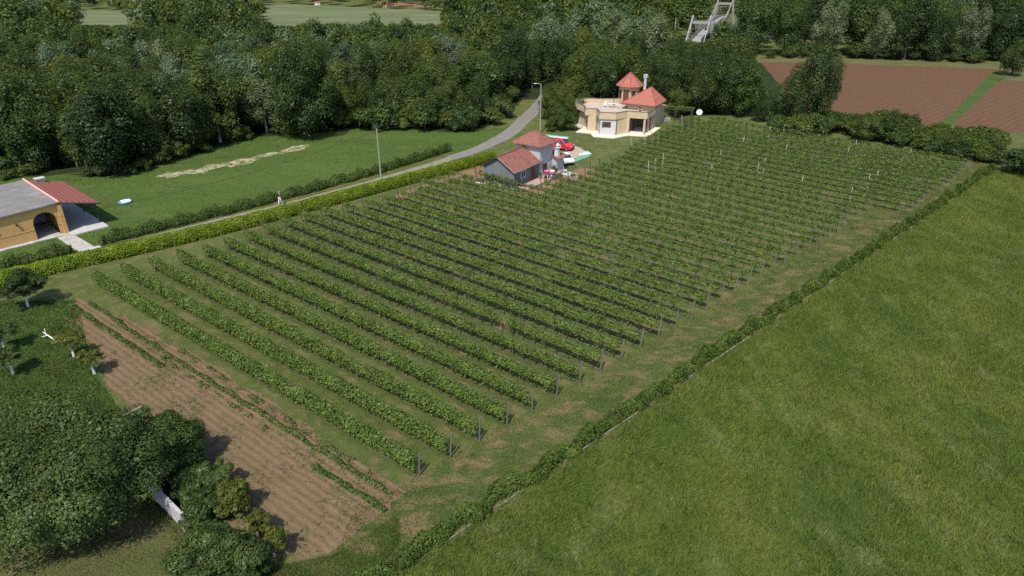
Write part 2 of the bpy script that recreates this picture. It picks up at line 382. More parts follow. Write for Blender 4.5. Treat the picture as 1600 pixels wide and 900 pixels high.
# ------------------------------------------------------------------ ground, road, fields
rng = np.random.default_rng(7)
def V2(p): return Vector((p[0], p[1]))
gm = MB(); gm.add([(-900,-120,0),(900,-120,0),(900,1500,0),(-900,1500,0)], [(0,1,2,3)])
tag(gm.build('ground', M['ground']), kind='structure')
HEDGE_A, HEDGE_B = (-6.5, 25.7), (72.9, 100.2)          # foot of the long boundary hedge
hd = (V2(HEDGE_B) - V2(HEDGE_A)).normalized(); hn = Vector((hd.y, -hd.x))
FIELD = [V2(HEDGE_A) - hd*40 + hn*.5, V2(HEDGE_B) + hn*.5, (80, 101), (120, 96), (160, 60), (120, -40), (20, -40)]
FIELD_V = [(-15, 17.4), (72.9, 100.2), (82, 101), (24, 14)]
sheet('grass_field', FIELD, M['field'], .008, .1, .6, 3)
R_PTS = [(-9.5,30),(-6,33.5),(14.3,52.3),(30.3,67.6),(33.6,70.3),(37.9,74.5),(40.5,77.6),(43.6,80.6),(46.6,83.2),(49.9,80.9),(56.7,88.3),(61.6,92.5),(66.3,97.9),(70.2,101.9),(76,107.5),(80,112)]
sheet('headland', [V2(HEDGE_A) - hd*6 - hn*.2, V2(HEDGE_B) - hn*.2] + [(p[0]+.4, p[1]-.6) for p in R_PTS[::-1] if p[0] < 72] + [(-13,27)], M['headland'], .004, .1, .7, 4, fade=.22)
SOIL = [(-41.3,57.5),(-35.5,54.6),(-20.5,43.2),(-6.5,32.2),(-8.2,29.6),(-11,26.6),(-13,27.4),(-16,28.4),(-19.9,31.5),(-24.8,36.8),(-32.9,46),(-39.4,53.5)]
sheet('soil_plot', SOIL, M['soil'], .012, .22, .6, 5)
ROADC = smooth_line([V2(p) for p in ((-85,26),(-60,54.3),(-52.0,62.6),(-45.4,69.2),(-38.0,76.4),(-29.6,84.1),(-20.8,93.2),(-11.5,104),(-5.0,113.0),(-.8,122),(1.7,131),(4.2,140.5),(6.3,150),(8.2,160))])
MEADOW = [(-120,70)] + [p + Vector((-.9,.9)) for p in ROADC if -80 < p.x < 1 and p.y < 128] + [(-1,128),(-10,123.5),(-20,126),(-28,127),(-36,123),(-47,119),(-54,102),(-59.5,97),(-73,97),(-130,92)]
sheet('meadow', MEADOW, M['meadow'], .006, .3, .9, 6)
sheet('verge', strip_poly([p + Vector((-.72,.7))*1.6 for p in ROADC if p.y < 108], 2.0), M['ground'], .010, .12, .8, 8)
sheet('road', strip_poly(ROADC, lambda t: 1.9 + 1.1*max(0, min(1, (t-.66)/.1))), M['lane'], .016, .07, .7, 9)
sheet('road_surface', strip_poly([p for p in ROADC if p.y > 106], lambda t: 2.5 + .4*t), M['road'], .020, .08, .7, 10)
sheet('yard_lawn', [g(*p) for p in ((-60,940),(40,880),(190,790),(236,770),(296,832),(262,862),(268,905),(300,990),(0,1000))], M['yard'], .006, .2, .6, 11)
sheet('orchard_lawn', [g(*p) for p in ((-60,470),(120,470),(105,500),(150,590),(225,690),(280,760),(420,905),(300,905),(232,770),(120,800),(-60,700))], M['lush'], .005, .3, .8, 12)
sheet('lush_grass_corner', [g(*p) for p in ((410,905),(425,868),(470,858),(520,850),(560,825),(600,800),(650,770),(640,850),(590,900))], M['headland'], .0145, .3, .6, 13, fade=.45)
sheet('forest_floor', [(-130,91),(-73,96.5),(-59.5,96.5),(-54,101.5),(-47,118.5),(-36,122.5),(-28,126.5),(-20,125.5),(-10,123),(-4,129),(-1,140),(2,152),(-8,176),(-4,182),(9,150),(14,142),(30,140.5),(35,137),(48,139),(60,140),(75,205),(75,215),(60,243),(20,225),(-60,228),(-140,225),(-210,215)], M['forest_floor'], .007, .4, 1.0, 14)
# bare sand along the foot of the wood
for i, pl in enumerate(([(244,277),(262,269),(300,264),(330,257),(352,254),(356,258),(330,266),(300,272),(262,279)],[(352,257),(372,249),(400,244),(420,238),(447,236),(440,241),(410,248),(385,256),(360,261)],[(440,236),(458,229),(478,227),(474,233),(452,238)])):
    sheet('bare_sand_strip', [g(*p) for p in pl], M['sand'], .012, .3, .4, 15+i*50, fade=.5)
# red earth and gravel round the little grey house
sheet('red_earth_yard', [g(*p) for p in ((615,307),(668,287),(716,272),(775,250),(800,238),(812,250),(790,285),(756,285),(735,279),(724,276),(702,281),(660,293),(636,307),(618,315))], M['red_soil'], .013, .12, .5, 17)
sheet('red_earth_path', [g(*p) for p in ((806,300),(850,287),(880,275),(895,268),(903,262),(930,264),(932,275),(910,279),(872,285),(850,300),(828,307))], M['red_soil'], .013, .15, .5, 18)
sheet('gravel_pad', [g(*p) for p in ((885,238),(898,228),(907,231),(924,241),(900,250),(880,252))], M['gravel'], .014, .12, .5, 19)
# ploughed land, grass strips and far fields
PL1 = [g(*p) for p in ((1188,97),(1330,100),(1556,108),(1545,118),(1472,192),(1470,200),(1290,205),(1235,150))]
sheet('ploughed_field', PL1, M['plough'], .010, .1, 1.5, 20)
sheet('ploughed_strip', [g(*p) for p in ((1562,126),(1700,128),(1700,215),(1600,208),(1490,200),(1492,190))], M['plough'], .010, .1, 1.5, 21)
sheet('green_balk', [g(*p) for p in ((1556,108),(1574,121),(1492,192),(1470,200),(1470,192),(1545,118))], M['lush'], .009, .08, 1.5, 22)
sheet('field_margin', [g(*p) for p in ((1180,84),(1340,92),(1600,100),(1750,106),(1750,128),(1562,126),(1556,109),(1330,101),(1185,98))], M['yard'], .0085, .3, 1.2, 23)
FAR1 = [g(*p) for p in ((116,16),(203,18),(202,46),(122,48))]; FAR2 = [g(*p) for p in ((412,5),(690,17),(690,55),(405,58))]
sheet('far_pale_field', FAR1, M['pale_field'], .01, .5, 4, 24); sheet('far_hay_field', FAR2, M['pale_field'], .01, .5, 4, 25)
sheet('far_fallow_field', [g(*p) for p in ((590,3),(745,4),(750,12),(600,11))], M['red_soil'], .012, .8, 4, 26)
sheet('clearing', [g(*p) for p in ((1070,78),(1110,78),(1125,92),(1118,104),(1082,104))], M['yard'], .012, .5, 1, 27)

# ------------------------------------------------------------------ grass blades (stuff)
def tufts(name, poly, n, hmin, hmax, wd, mat, seed, wind=(0,0), lean=.4, z=.0):
    r = np.random.default_rng(seed); P = scatter(poly, n, r); P = np.c_[P, np.full(len(P), z)]
    cl = .5+.5*np.sin(P[:,0]*1.1+np.sin(P[:,1]*.7)*2)*np.cos(P[:,1]*1.3+np.sin(P[:,0]*.5)*2); h = r.uniform(hmin, hmax, len(P))*(.6+.75*cl); o = link(name, np_mesh(name, blades(P, h, np.full(len(P), wd), r, lean, wind), 3, mat))
    o['kind'] = 'stuff'; return o
tufts('tall_field_grass', FIELD_V, 210000, .1, .4, .026, M['field_b'], 31, (.35, .25), .5)
tufts('headland_grass', [V2(HEDGE_A)-hd*5, V2(HEDGE_B)] + R_PTS[::-1], 45000, .05, .16, .03, M['headland_b'], 32)
tufts('row_grass', [(-41.5,61),(-6,33),(14,52),(30,67.5),(50,81),(70,102),(34,130),(19,110),(5,90),(-8,95),(-23,80)], 90000, .05, .15, .035, M['ground_b'], 33)
tufts('meadow_blades', MEADOW, 60000, .05, .16, .05, M['meadow_b'], 34)
tufts('lawn_blades', [g(*p) for p in ((-40,940),(190,790),(236,770),(296,832),(300,940))], 16000, .04, .1, .018, M['yard_b'], 35)
tufts('orchard_blades', [g(*p) for p in ((-20,470),(120,470),(150,590),(280,760),(420,905),(300,905),(232,770),(-20,700))], 30000, .06, .25, .03, M['lush_b'], 36)
tufts('corner_blades', [g(*p) for p in ((405,905),(430,885),(520,868),(570,838),(625,800),(625,850),(580,905))], 12000, .04, .16, .02, M['meadow_b'], 37)
# weeds in the soil plot
r_ = np.random.default_rng(38); wp = scatter(SOIL, 5200, r_); nz = np.sin(wp[:,0]*.9+1)*np.cos(wp[:,1]*.7) + r_.normal(0,.5,len(wp)); wp = wp[nz > .25]
wp = np.repeat(wp, 5, 0) + r_.normal(0, .09, (len(wp)*5, 2))
o = link('weeds', np_mesh('weeds', leaf_quads(np.c_[wp, r_.uniform(.02,.12,len(wp))], np.c_[r_.normal(0,.5,(len(wp),2)), np.ones(len(wp))], r_.uniform(.025,.06,len(wp)), r_), 4, M['crop'])); o['kind'] = 'stuff'

# ------------------------------------------------------------------ the vineyard: every trellis row is a thing
L_PTS = [(-45,57),(-41.2,60.9),(-37.3,64.2),(-33.5,67.1),(-30.3,71.6),(-27.2,76.5),(-23.4,79.8),(-19.2,82.3),(-15.8,84.5),(-14,87),(-12.5,90.8),(-10.8,92.8),(-8.9,94.5),(-7.6,96.4),(-6.9,96.2),(.6,90.6),(5.2,90.2),(7.6,93.4),(10.6,94.5),(12.4,98.9),(13.9,99.6),(15.9,104),(17.2,104.7),(19.4,110.3),(24.5,117.5),(29.2,124.3),(36.4,133),(45,143)]
def cross(P0, P1, line):
    hits = []; d = P1 - P0
    for a, b in zip(line[:-1], line[1:]):
        a = V2(a); e = V2(b) - a; den = d.x*e.y - d.y*e.x
        if abs(den) < 1e-9: continue
        q = a - P0; t = (q.x*e.y - q.y*e.x)/den; s = (q.x*d.y - q.y*d.x)/den
        if 0 <= s <= 1: hits.append(t)
    return hits
NROW = 41
trunk_me = []
for k in range(4):
    rr = random.Random(k); mb = MB(); x = y = 0; pts = []
    for i in range(5):
        pts.append((x, y, i*.24 - .05)); x += rr.uniform(-.05,.05); y += rr.uniform(-.04,.04)
    mb.tube(pts, [.05,.04,.036,.034,.03], 5)
    mb.tube([pts[-1], (x+.3, y, 1.02), (x+.55, y, 1.06)], [.026,.02,.012], 4); mb.tube([pts[-1], (x-.3, y, 1.0), (x-.55, y, 1.05)], [.026,.02,.012], 4)
    trunk_me.append(mb.mesh('vine_trunk', M['vine_bark']))
def post_mesh(h, wdt, mat):
    mb = MB(); mb.box((0,0,h/2-.1), (wdt, wdt, h+.2)); return mb.mesh('post', mat)
PM = {'pale': post_mesh(2.1,.075,M['post_grey']), 'white': post_mesh(2.1,.08,M['post_white']), 'dark': post_mesh(1.95,.1,M['post_dark']), 'grey': post_mesh(1.95,.085,M['post_grey']), 'stake': post_mesh(1.55,.06,M['post_grey'])}
ONES = 'first second third fourth fifth sixth seventh eighth ninth tenth eleventh twelfth thirteenth fourteenth fifteenth sixteenth seventeenth eighteenth nineteenth twentieth twenty-first'.split()
soil_strips = MB(); row_lines = []
rv = np.random.default_rng(51); pr = random.Random(5)
for k in range(NROW):
    A = Vector((-41.2 + 1.78*k, 60.9 + 1.89*k)); B = Vector((-6 + 1.845*k, 33.5 + 1.709*k))
    A2 = A + (A-B)*.4; B2 = B + (B-A)*.4
    ha = [t for t in cross(A2, B2, L_PTS)]; hb = [t for t in cross(A2, B2, R_PTS)]
    ta = max(ha) if ha else .28; tb = min(hb) if hb else .72
    if k >= 14 and k <= 17: ta = max(ha)
    if k == NROW-1: ta += .03
    P0 = A2 + (B2-A2)*ta; P1 = A2 + (B2-A2)*tb; d = (P1-P0).normalized(); Lr = (P1-P0).length
    if Lr < 4: continue
    row_lines.append((P0, P1)); ang = math.atan2(d.y, d.x)
    if k < 20: lab = 'leafy vine row on a trellis, %s row counted from the bare soil plot' % ONES[k]
    else: lab = 'trellised vine row, %s row counted from the bushes along the back edge' % ONES[NROW-1-k]
    if k == 0: lab = 'dense green vine row beside the bare soil plot, first row of the vineyard'
    if k == NROW-1: lab = 'last vine row at the back of the vineyard, against the bushes'
    row = empty('vine_row', (P0.x, P0.y, 0), ang, lab, 'vine row', 'trellised vine rows of the vineyard')
    full = max(0, 1 - k/9.0)                               # the rows by the plot are leafier
    n = int(Lr * (420 if k < 6 else 330 if k < 14 else 175))
    nv = int(Lr/1.15); vs = (np.arange(nv)+.5)*Lr/nv
    vig = rv.uniform(.55, 1.25, nv); vig[rv.random(nv) < (.015 + .05*(k > 10))] = .12
    ci = rv.choice(nv, n, p=vig/vig.sum()); spread = .29 + .28*full
    s = vs[ci] + rv.normal(0, spread, n); s = np.clip(s, .05, Lr-.05)
    zlo = .98 - .68*full; ztop = 1.46 + .26*full
    topv = ztop + rv.normal(0, .10, nv); u = rv.beta(1.25, 1.0, n)
    z = zlo + (topv[ci]-zlo)*u; prof = np.sin(np.pi*np.clip((z-zlo+.12)/(ztop-zlo+.3), 0, 1))**.6
    hw = (.22 + .08*full)*prof*(.75+.35*vig[ci]); yy = rv.uniform(-1, 1, n); yy = np.sign(yy)*np.abs(yy)**.6*hw
    shoots = rv.random(n) < .045; z[shoots] += rv.uniform(.05, .42, shoots.sum())
    low = rv.random(n) < .03; z[low] = rv.uniform(.2, zlo, low.sum()); yy[low] *= .5
    N = np.c_[rv.normal(0,.5,n), yy/.35*.9 + rv.normal(0,.35,n), .55 + rv.normal(0,.35,n)]
    size = rv.uniform(.055, .095, n) * (1.0 if k < 8 else 1.1)
    link('foliage', np_mesh('foliage', leaf_quads(np.c_[s, yy, z], N, size, rv, .8), 4, M['vine']), row)
    for i in range(nv):
        t = link('vine_trunk', trunk_me[(i*7+k) % 4], row); t.location = (vs[i], 0, 0); t.rotation_euler = (0, 0, pr.choice((0, math.pi))+pr.uniform(-.25,.25))
    npst = max(2, round(Lr/(6.2 if k < 26 else 7.5)))
    for i in range(npst+1):
        first, last = i == 0, i == npst
        if k < 26: kind = 'pale' if (first and k < 9) else 'dark' if first else 'grey' if last else 'stake'
        else: kind = 'white' if (not last and pr.random() < .28) else 'stake'
        p = link('post', PM[kind], row); p.location = (i*Lr/npst + (.12 if last else -.25 if first else pr.uniform(-.4,.4)), pr.uniform(-.03,.03), 0)
        p.rotation_euler = (pr.uniform(-.04,.04), (-.12 if first else .05 if last else 0)+pr.uniform(-.04,.04), pr.uniform(0,1.5)); p.scale = (1,1,pr.uniform(.92,1.08))
    wmb = MB()
    for zz in (.75, 1.2, 1.6): wmb.tube([(-.2,0,zz),(Lr+.1,0,zz)], .006, 3, False)
    wmb.build('wire', M['wire'], row)
    # trampled, weed-free earth below the row
    m = max(3, int(Lr/.5)); nn = Vector((-d.y, d.x)); L_, Q_ = [], []
    for i in range(m+1):
        c = P0 + d*(Lr*i/m); L_.append(c + nn*(.2+pr.gauss(0,.1))); Q_.append(c - nn*(.26+pr.gauss(0,.1)))
    b = len(soil_strips.v); soil_strips.v += [(p.x,p.y,.016) for p in L_] + [(p.x,p.y,.016) for p in Q_]
    soil_strips.f += [(b+i, b+m+1+i, b+m+2+i, b+i+1) for i in range(m)]
tag(soil_strips.build('row_soil', M['row_soil']), kind='structure')

# vegetable rows in the soil plot
def leafy_line(mb_pts, dens, hw, h, size, rng, gaps=0.0, zlo=.02, va=1.0):
    P = np.array([(p.x, p.y) for p in mb_pts]); seg = np.linalg.norm(np.diff(P, axis=0), axis=1); cum = np.r_[0, np.cumsum(seg)]
    n = int(cum[-1]*dens); s = rng.uniform(0, cum[-1], n)
    w_ = .5+.5*np.sin(s*2.1+rng.uniform(0,6))*np.sin(s*.83+rng.uniform(0,6)); keep = rng.random(n) > gaps*(1-w_)*1.6; s = s[keep]; n = len(s)
    x = np.interp(s, cum, P[:,0]); y = np.interp(s, cum, P[:,1]); i = np.clip(np.searchsorted(cum, s)-1, 0, len(seg)-1); D = (P[i+1]-P[i])/seg[i][:,None]
    hs = h*(1-.2*va+va*.25*np.sin(s*1.7+rng.uniform(0,6))+va*.12*np.sin(s*4.3)); u = rng.random(n)**.7
    off = rng.uniform(-1,1,n); off = np.sign(off)*np.abs(off)**.55*hw*np.sqrt(np.clip(1.15-u**2.5,.08,1))*(1-.15*va+.2*va*np.sin(s*2.3))
    X = np.c_[x - D[:,1]*off, y + D[:,0]*off, zlo + u*hs]
    N = np.c_[-D[:,1]*off/hw*1.1, D[:,0]*off/hw*1.1, .25+u*.8] + rng.normal(0,.4,(n,3))
    return leaf_quads(X, N, rng.uniform(size*.7, size*1.3, n), rng, .62)
rc = np.random.default_rng(61)
CR = [((112,478),(255,575),'long continuous vegetable row nearest the orchard in the soil plot',.05,.3),
      ((140,474),(192,508),'short broken clump row of vegetables at top end of soil plot',.5,.3),
      ((186,507),(612,775),'longest vegetable row, running down the edge of the soil plot beside the grass',.3,.3),
      ((490,730),(603,798),'short green vegetable row at the lower end of the soil plot',.1,.26),
      ((232,545),(420,672),'thin patchy vegetable row in the middle of the soil plot',.95,.2),
      ((255,530),(600,755),'sparse weedy row on the grassy margin of the soil plot',.9,.22)]
for a, b, lab, gp, h in CR:
    A, B = V2(g(*a)), V2(g(*b)); pts = [A+(B-A)*i/40 + Vector((rc.normal(0,.05), rc.normal(0,.05))) for i in range(41)]
    o = link('vegetable_row', np_mesh('vegetable_row', leafy_line(pts, 130*(1-gp*.4), .26, h, .075, rc, gp), 4, M['crop']))
    tag(o, lab, 'vegetable row', 'vegetable rows in the soil plot')

# ------------------------------------------------------------------ hedges
def hedge(name, pts, lab, mat, dens, hw, h, size, seed, gaps=0.0, step=.8, core=None, wob=.05, zlo=.05, group=None, va=1.0):
    r = np.random.default_rng(seed); ln = smooth_line([V2(p) for p in pts], step); ln = [p + Vector((r.normal(0,wob), r.normal(0,wob))) for p in ln]
    root = empty(name, (ln[0].x, ln[0].y, 0), 0, lab, 'hedge', group); off = Vector((ln[0].x, ln[0].y)); ln = [p-off for p in ln]
    link('foliage', np_mesh('foliage', leafy_line(ln, dens, hw, h, size, r, gaps, zlo, va), 4, mat), root)
    rr = random.Random(seed); sms = []
    for q in range(3):
        st = MB(); a = rr.uniform(0,6.3); st.tube([(0,0,-.05),(.05*math.cos(a),.05*math.sin(a),h*.5),(.2*math.cos(a),.2*math.sin(a),h*.85)], [.03,.022,.01], 4); sms.append(st.mesh('stem', M['bark']))
    for p in ln[::max(1, len(ln)//95)]:
        o = link('stem', rr.choice(sms), root); o.location = (p.x, p.y, 0); o.rotation_euler = (0, 0, rr.uniform(0,6.3))
    return root
hedge('road_hedge', [(-60,51.6),(-50.9,60.7),(-31.2,77.1),(-2.7,105.6)], 'long bright yellow-green clipped hedge along the near side of the lane', M['hedge'], 1300, .7, 1.5, .08, 71, wob=.02, va=.1)
hedge('lane_hedge', [g(158,382),(g(300,347)),(g(440,312)),(g(592,270)),g(702,236)], 'scruffy dark green hedge along the far side of the lane, past the paved path', M['shrub'], 800, .7, 1.35, .085, 72, .3, wob=.12, va=.8)
hedge('lane_hedge', [g(-60,442),g(0,424),g(60,408),g(114,396)], 'dark shrubby hedge in front of the tan arched house, left of the paved path', M['shrub'], 800, .75, 1.35, .085, 73, .25, wob=.12, va=.8)
bh = hedge('boundary_hedge', [V2(HEDGE_A)-hd*8-hn*.25, V2(HEDGE_A)+hd*30-hn*.25, V2(HEDGE_A)+hd*70-hn*.25, V2(HEDGE_B)-hn*.25], 'long low leafy hedge between the dry headland and the big grass field', M['edge'], 760, .55, 1.2, .07, 74, .38, wob=.14)
hl = (V2(HEDGE_B)-V2(HEDGE_A)).length; q0 = V2(HEDGE_A)-hd*8-hn*.25
for i in range(26):
    p = link('stake', PM['stake'], bh); p.location = (*(hd*(i*4.5) - hn*.1), 0); p.rotation_euler = (pr.uniform(-.08,.08), pr.uniform(-.08,.08), 0); p.scale = (1,1,.7)
kb = MB(); kr = random.Random(4)
for i in range(60):
    if kr.random() < .5: continue
    c = q0 + hd*(i*1.95+.9) + hn*.42; kb.box((c.x, c.y, kr.uniform(-.05,.0)), (1.9,.1,.2), math.atan2(hd.y,hd.x)+kr.uniform(-.01,.01))
tag(kb.build('concrete_kerb', plain('mossy_concrete',(.2,.2,.18),.95,.25,2,stain=(.07,.08,.04)), bevel=.015), 'low broken grey concrete kerb at the foot of the boundary hedge', 'kerb')

# ------------------------------------------------------------------ trees
def crown(name, seed, rx, ry, rz, cz, lobes, n, size, mat, lr=(.26,.42), low=-.85, inner=.22):
    r = np.random.default_rng(seed); D = unit(r.normal(size=(lobes*3, 3))); D = D[D[:,2] > low][:lobes]
    C = D * r.uniform(.45,.78,(len(D),1)); C = np.vstack([C, [[0,0,.1]]]); q = r.uniform(lr[0]*.8, lr[1]*1.1, len(C)); q[-1] = .5; C[:-1] *= r.uniform(.8,1.34,(len(C)-1,1))
    ci = r.choice(len(C), n, p=q**2/np.sum(q**2)); d = unit(r.normal(size=(n,3))); d[:,2] = np.where((d[:,2] < -.3) & (r.random(n) < .6), -d[:,2]*.6, d[:,2]); d = unit(d)
    rad = np.where(r.random(n) < inner, r.random(n)**.5, 1 + r.normal(0,.12,n))
    P = C[ci] + d*(q[ci]*rad)[:,None]
    P *= np.array([rx,ry,rz]); N = d*1.0 + np.array([0,0,.45]) + r.normal(0,.34,(n,3))
    P[:,2] += cz; P[:,2] = np.maximum(P[:,2], .15)
    me = np_mesh(name, leaf_quads(P, N, size*np.clip(r.lognormal(-.12,.38,n),.4,2.0), r, .62), 4, mat)
    CC = C*np.array([rx,ry,rz]); CC[:,2] += cz
    return me, CC
def trunk(seed, h, r0, CC, mat, limbs=6, fork=.35):
    rr = random.Random(seed); mb = MB(); pts = [(0,0,-.15)]; x = y = 0
    for i in range(1,5):
        x += rr.uniform(-.04,.04)*h*.5; y += rr.uniform(-.04,.04)*h*.5; pts.append((x,y,h*i/4))
    mb.tube(pts, [r0*1.25,r0,r0*.8,r0*.6,r0*.3], 7)
    for c in list(CC)[:limbs]:
        t = rr.uniform(fork,.85); i = min(3,int(t*4)); f = t*4-i; a = Vector(pts[i]).lerp(Vector(pts[i+1]), f); c = Vector(c)
        c = c*1.06; mid = a.lerp(c,.5) + Vector((0,0,.06*h)); mb.tube([a,mid,c], [r0*.42,r0*.28,r0*.1], 5)
    return mb.mesh('trunk', mat)
PROTO = {}
def proto(kind, seed, rx, ry, rz, cz, lobes, n, size, mat, th, tr, bark='bark', limbs=6, **kw):
    me, CC = crown('crown', seed, rx, ry, rz, cz, lobes, n, size, M[mat], **kw)
    PROTO.setdefault(kind, []).append((me, trunk(seed, th, tr, CC, M[bark], limbs)))
for i in range(4): proto('broad', 100+i, 3.7,3.7,5.6, 5.6, 24, 18000, .14, 'mid', 9.5,.24)
for i in range(3): proto('warm', 110+i, 3.6,3.6,5.4, 5.3, 24, 17000, .14, 'warm', 9,.22)
for i in range(4): proto('dark', 120+i, 4.2,4.2,6.2, 5.9, 28, 22000, .145, 'dark', 10,.3)
for i in range(3): proto('tall', 130+i, 2.8,2.8,6.8, 6.9, 26, 15000, .132, 'mid', 11.5,.2,'bark_pale', low=-.9)
for i in range(3): proto('silver', 140+i, 3.7,3.7,5.8, 6.0, 24, 18000, .14, 'silver', 10,.24,'bark_pale')
for i in range(3): proto('bush', 150+i, 1.7,1.7,1.25, 1.1, 14, 3200, .1, 'mid', 1.4,.06, limbs=8, low=-.4)
for i in range(2): proto('dbush', 155+i, 1.8,1.8,1.5, 1.3, 14, 3600, .105, 'dark', 1.6,.07, limbs=8, low=-.5)
for i in range(2): proto('wbush', 158+i, 1.7,1.7,1.25, 1.1, 14, 3200, .1, 'warm', 1.4,.06, limbs=8, low=-.4)
for i in range(2): proto('bigdark', 160+i, 6.0,6.0,8.2, 7.4, 50, 46000, .155, 'dark', 12,.42, low=-.85, lr=(.22,.36))
for i in range(2): proto('bigmid', 165+i, 5.6,5.6,7.8, 7.2, 48, 40000, .155, 'mid', 12,.4, low=-.8, lr=(.22,.36))
HT = {'broad': 12.3,'warm': 11.8,'dark': 12.8,'tall': 14.0,'silver': 12.6,'bush': 2.35,'dbush': 2.8,'wbush': 2.4,'bigdark': 15.6,'bigmid': 15.2}
NM = {'broad':'broadleaf_tree','warm':'broadleaf_tree','dark':'broadleaf_tree','tall':'slender_tree','silver':'silver_willow','bush':'bush','dbush':'bush','wbush':'bush','bigdark':'broadleaf_tree','bigmid':'broadleaf_tree'}
tr_ = random.Random(11); NTREE = [0]
def tree(kind, x, y, h, lab, group=None, var=None, sx=1.0, name=None, rz=None):
    me, tk = PROTO[kind][tr_.randrange(len(PROTO[kind])) if var is None else var]
    s = h/HT[kind]; e = empty(name or NM[kind], (x, y, 0), tr_.uniform(0,6.28) if rz is None else rz, lab, 'bush' if 'bush' in kind else 'tree', group)
    e.scale = (s*sx, s*sx, s); link('crown', me, e); link('trunk', tk, e); NTREE[0] += 1; return e
def spread(poly, dist, seed, tries=9000, keep=None):
    r = np.random.default_rng(seed); Q = scatter(poly, tries, r); out = []; cell = {}
    for p in Q:
        d = dist(p) if callable(dist) else dist; ok = True; cx, cy = int(p[0]//8), int(p[1]//8)
        for i in (-1,0,1):
            for j in (-1,0,1):
                for q in cell.get((cx+i,cy+j), ()):
                    if (q[0]-p[0])**2 + (q[1]-p[1])**2 < d*d: ok = False; break
        if ok and (keep is None or keep(p)): out.append(p); cell.setdefault((cx,cy), []).append(p)
    return out
def infr(p, m=4): return abs(p[0]) < .80*p[1] + m
def cap_h(x, y, h, r):
    """keep the windows of the view that the photograph leaves open: far fields, bridge, house, poles"""
    for (x0,x1,yb,ymax) in ((118,203,40,300),(412,690,38,275),(1065,1118,76,250),(1108,1152,38,335),(1192,1245,150,205),(1195,1560,103,200)):
        if y >= ymax: continue
        px, py = proj(x, y, h); rp = r*FPX/max(20, y)
        if x0-rp*.6 < px < x1+rp*.6 and py < yb:
            f = (450-yb)/FPX; a = -PITCH + math.atan(f); h = min(h, CAM_H + y*math.tan(a))
    return h
# the big wood behind the meadow
W1 = [(-112,91),(-73,98.5),(-59.5,98.5),(-55,103),(-48,120),(-36,125),(-28,128.5),(-20,127.5),(-10,126),(-5,132),(-3,142),(.5,152),(4,164),(9,180),(8,226),(-60,232),(-140,228),(-190,210)]
pts = spread(W1, lambda p: 3.7 if p[1] < 135 else 5.2, 81, keep=infr)
pts.sort(key=lambda p: p[1])
WL = {'broad':'mid green broadleaf tree in the dense wood behind the mown meadow','warm':'yellowish green tree in the dense wood behind the mown meadow','dark':'dark green rounded tree in the dense wood behind the mown meadow','tall':'slender pale-trunked tree in the dense wood behind the mown meadow','silver':'greyish silver-leaved tree in the dense wood behind the mown meadow'}
FARPTS = []
for i, (x, y) in enumerate(pts):
    u = tr_.random(); sil = math.exp(-((x+38)**2/400 + (y-165)**2/900)) + math.exp(-((x+85)**2/300 + (y-160)**2/600))
    kind = 'silver' if u < .05+.45*sil else 'dark' if u < .28 else 'tall' if u < .64 else 'warm' if u < .78 else 'broad'
    h = tr_.uniform(8.5, 13.5) if y < 150 else tr_.uniform(8, 13)
    if x > -30 and y < 140: h *= .72
    if kind == 'tall': h *= 1.12
    hc = cap_h(x, y, h, 3.5); h = hc if hc < h and x < -100 else min(h, hc*tr_.uniform(.85,1.3))
    if h < 3: continue
    if NTREE[0] > 215: FARPTS.append((x,y,h,kind)); continue
    tree(kind, x, y, h, WL[kind], 'trees of the wood behind the meadow', sx=tr_.uniform(1.0,1.35))
tree('bigdark', *g(478,213), 15.5, 'tall dark round tree standing forward at the meadow edge, middle of the wood', 'trees of the wood behind the meadow', 0, .92)
tree('bigmid', *g(75,262), 13.5, 'tall spreading yellow-green tree rising above the wood behind the tan house', 'trees of the wood behind the meadow', 0, 1.0)
tree('bigdark', -112, 152, 17, 'very dark tall tree at the far left above the wood', 'trees of the wood behind the meadow', 1, .8)
# shrubs at the foot of the wood
fe = smooth_line([V2(p) for p in ((-78,95.5),(-59.5,95.6),(-54.6,100),(-47.3,117.2),(-36,121.8),(-28,125.6),(-20,124.5),(-10,122.6),(-4.6,128.5),(-2.6,140),(-.6,150))], 2.6)
for p in fe:
    if tr_.random() < .35: continue
    k = tr_.choice(('bush','bush','wbush','dbush')); hh = tr_.uniform(.9, 3.4) if p.x < -30 else tr_.uniform(2.0, 4.4)
    tree(k, p.x+tr_.uniform(-.8,.8), p.y+tr_.uniform(-.2,2.4), hh, 'low leafy bush in the fringe at the foot of the wood, beside the meadow', 'bushes along the foot of the wood', sx=tr_.uniform(.9,1.3))
for p in spread([(-26,127),(-10,124.5),(-4,130),(-3,141),(-14,138)], 2.6, 83, 600):
    tree(tr_.choice(('bush','wbush','dbush')), p[0], p[1], tr_.uniform(2.5,5.5), 'tall scrubby bush in the thicket inside the bend of the road', 'thicket in the bend of the road')
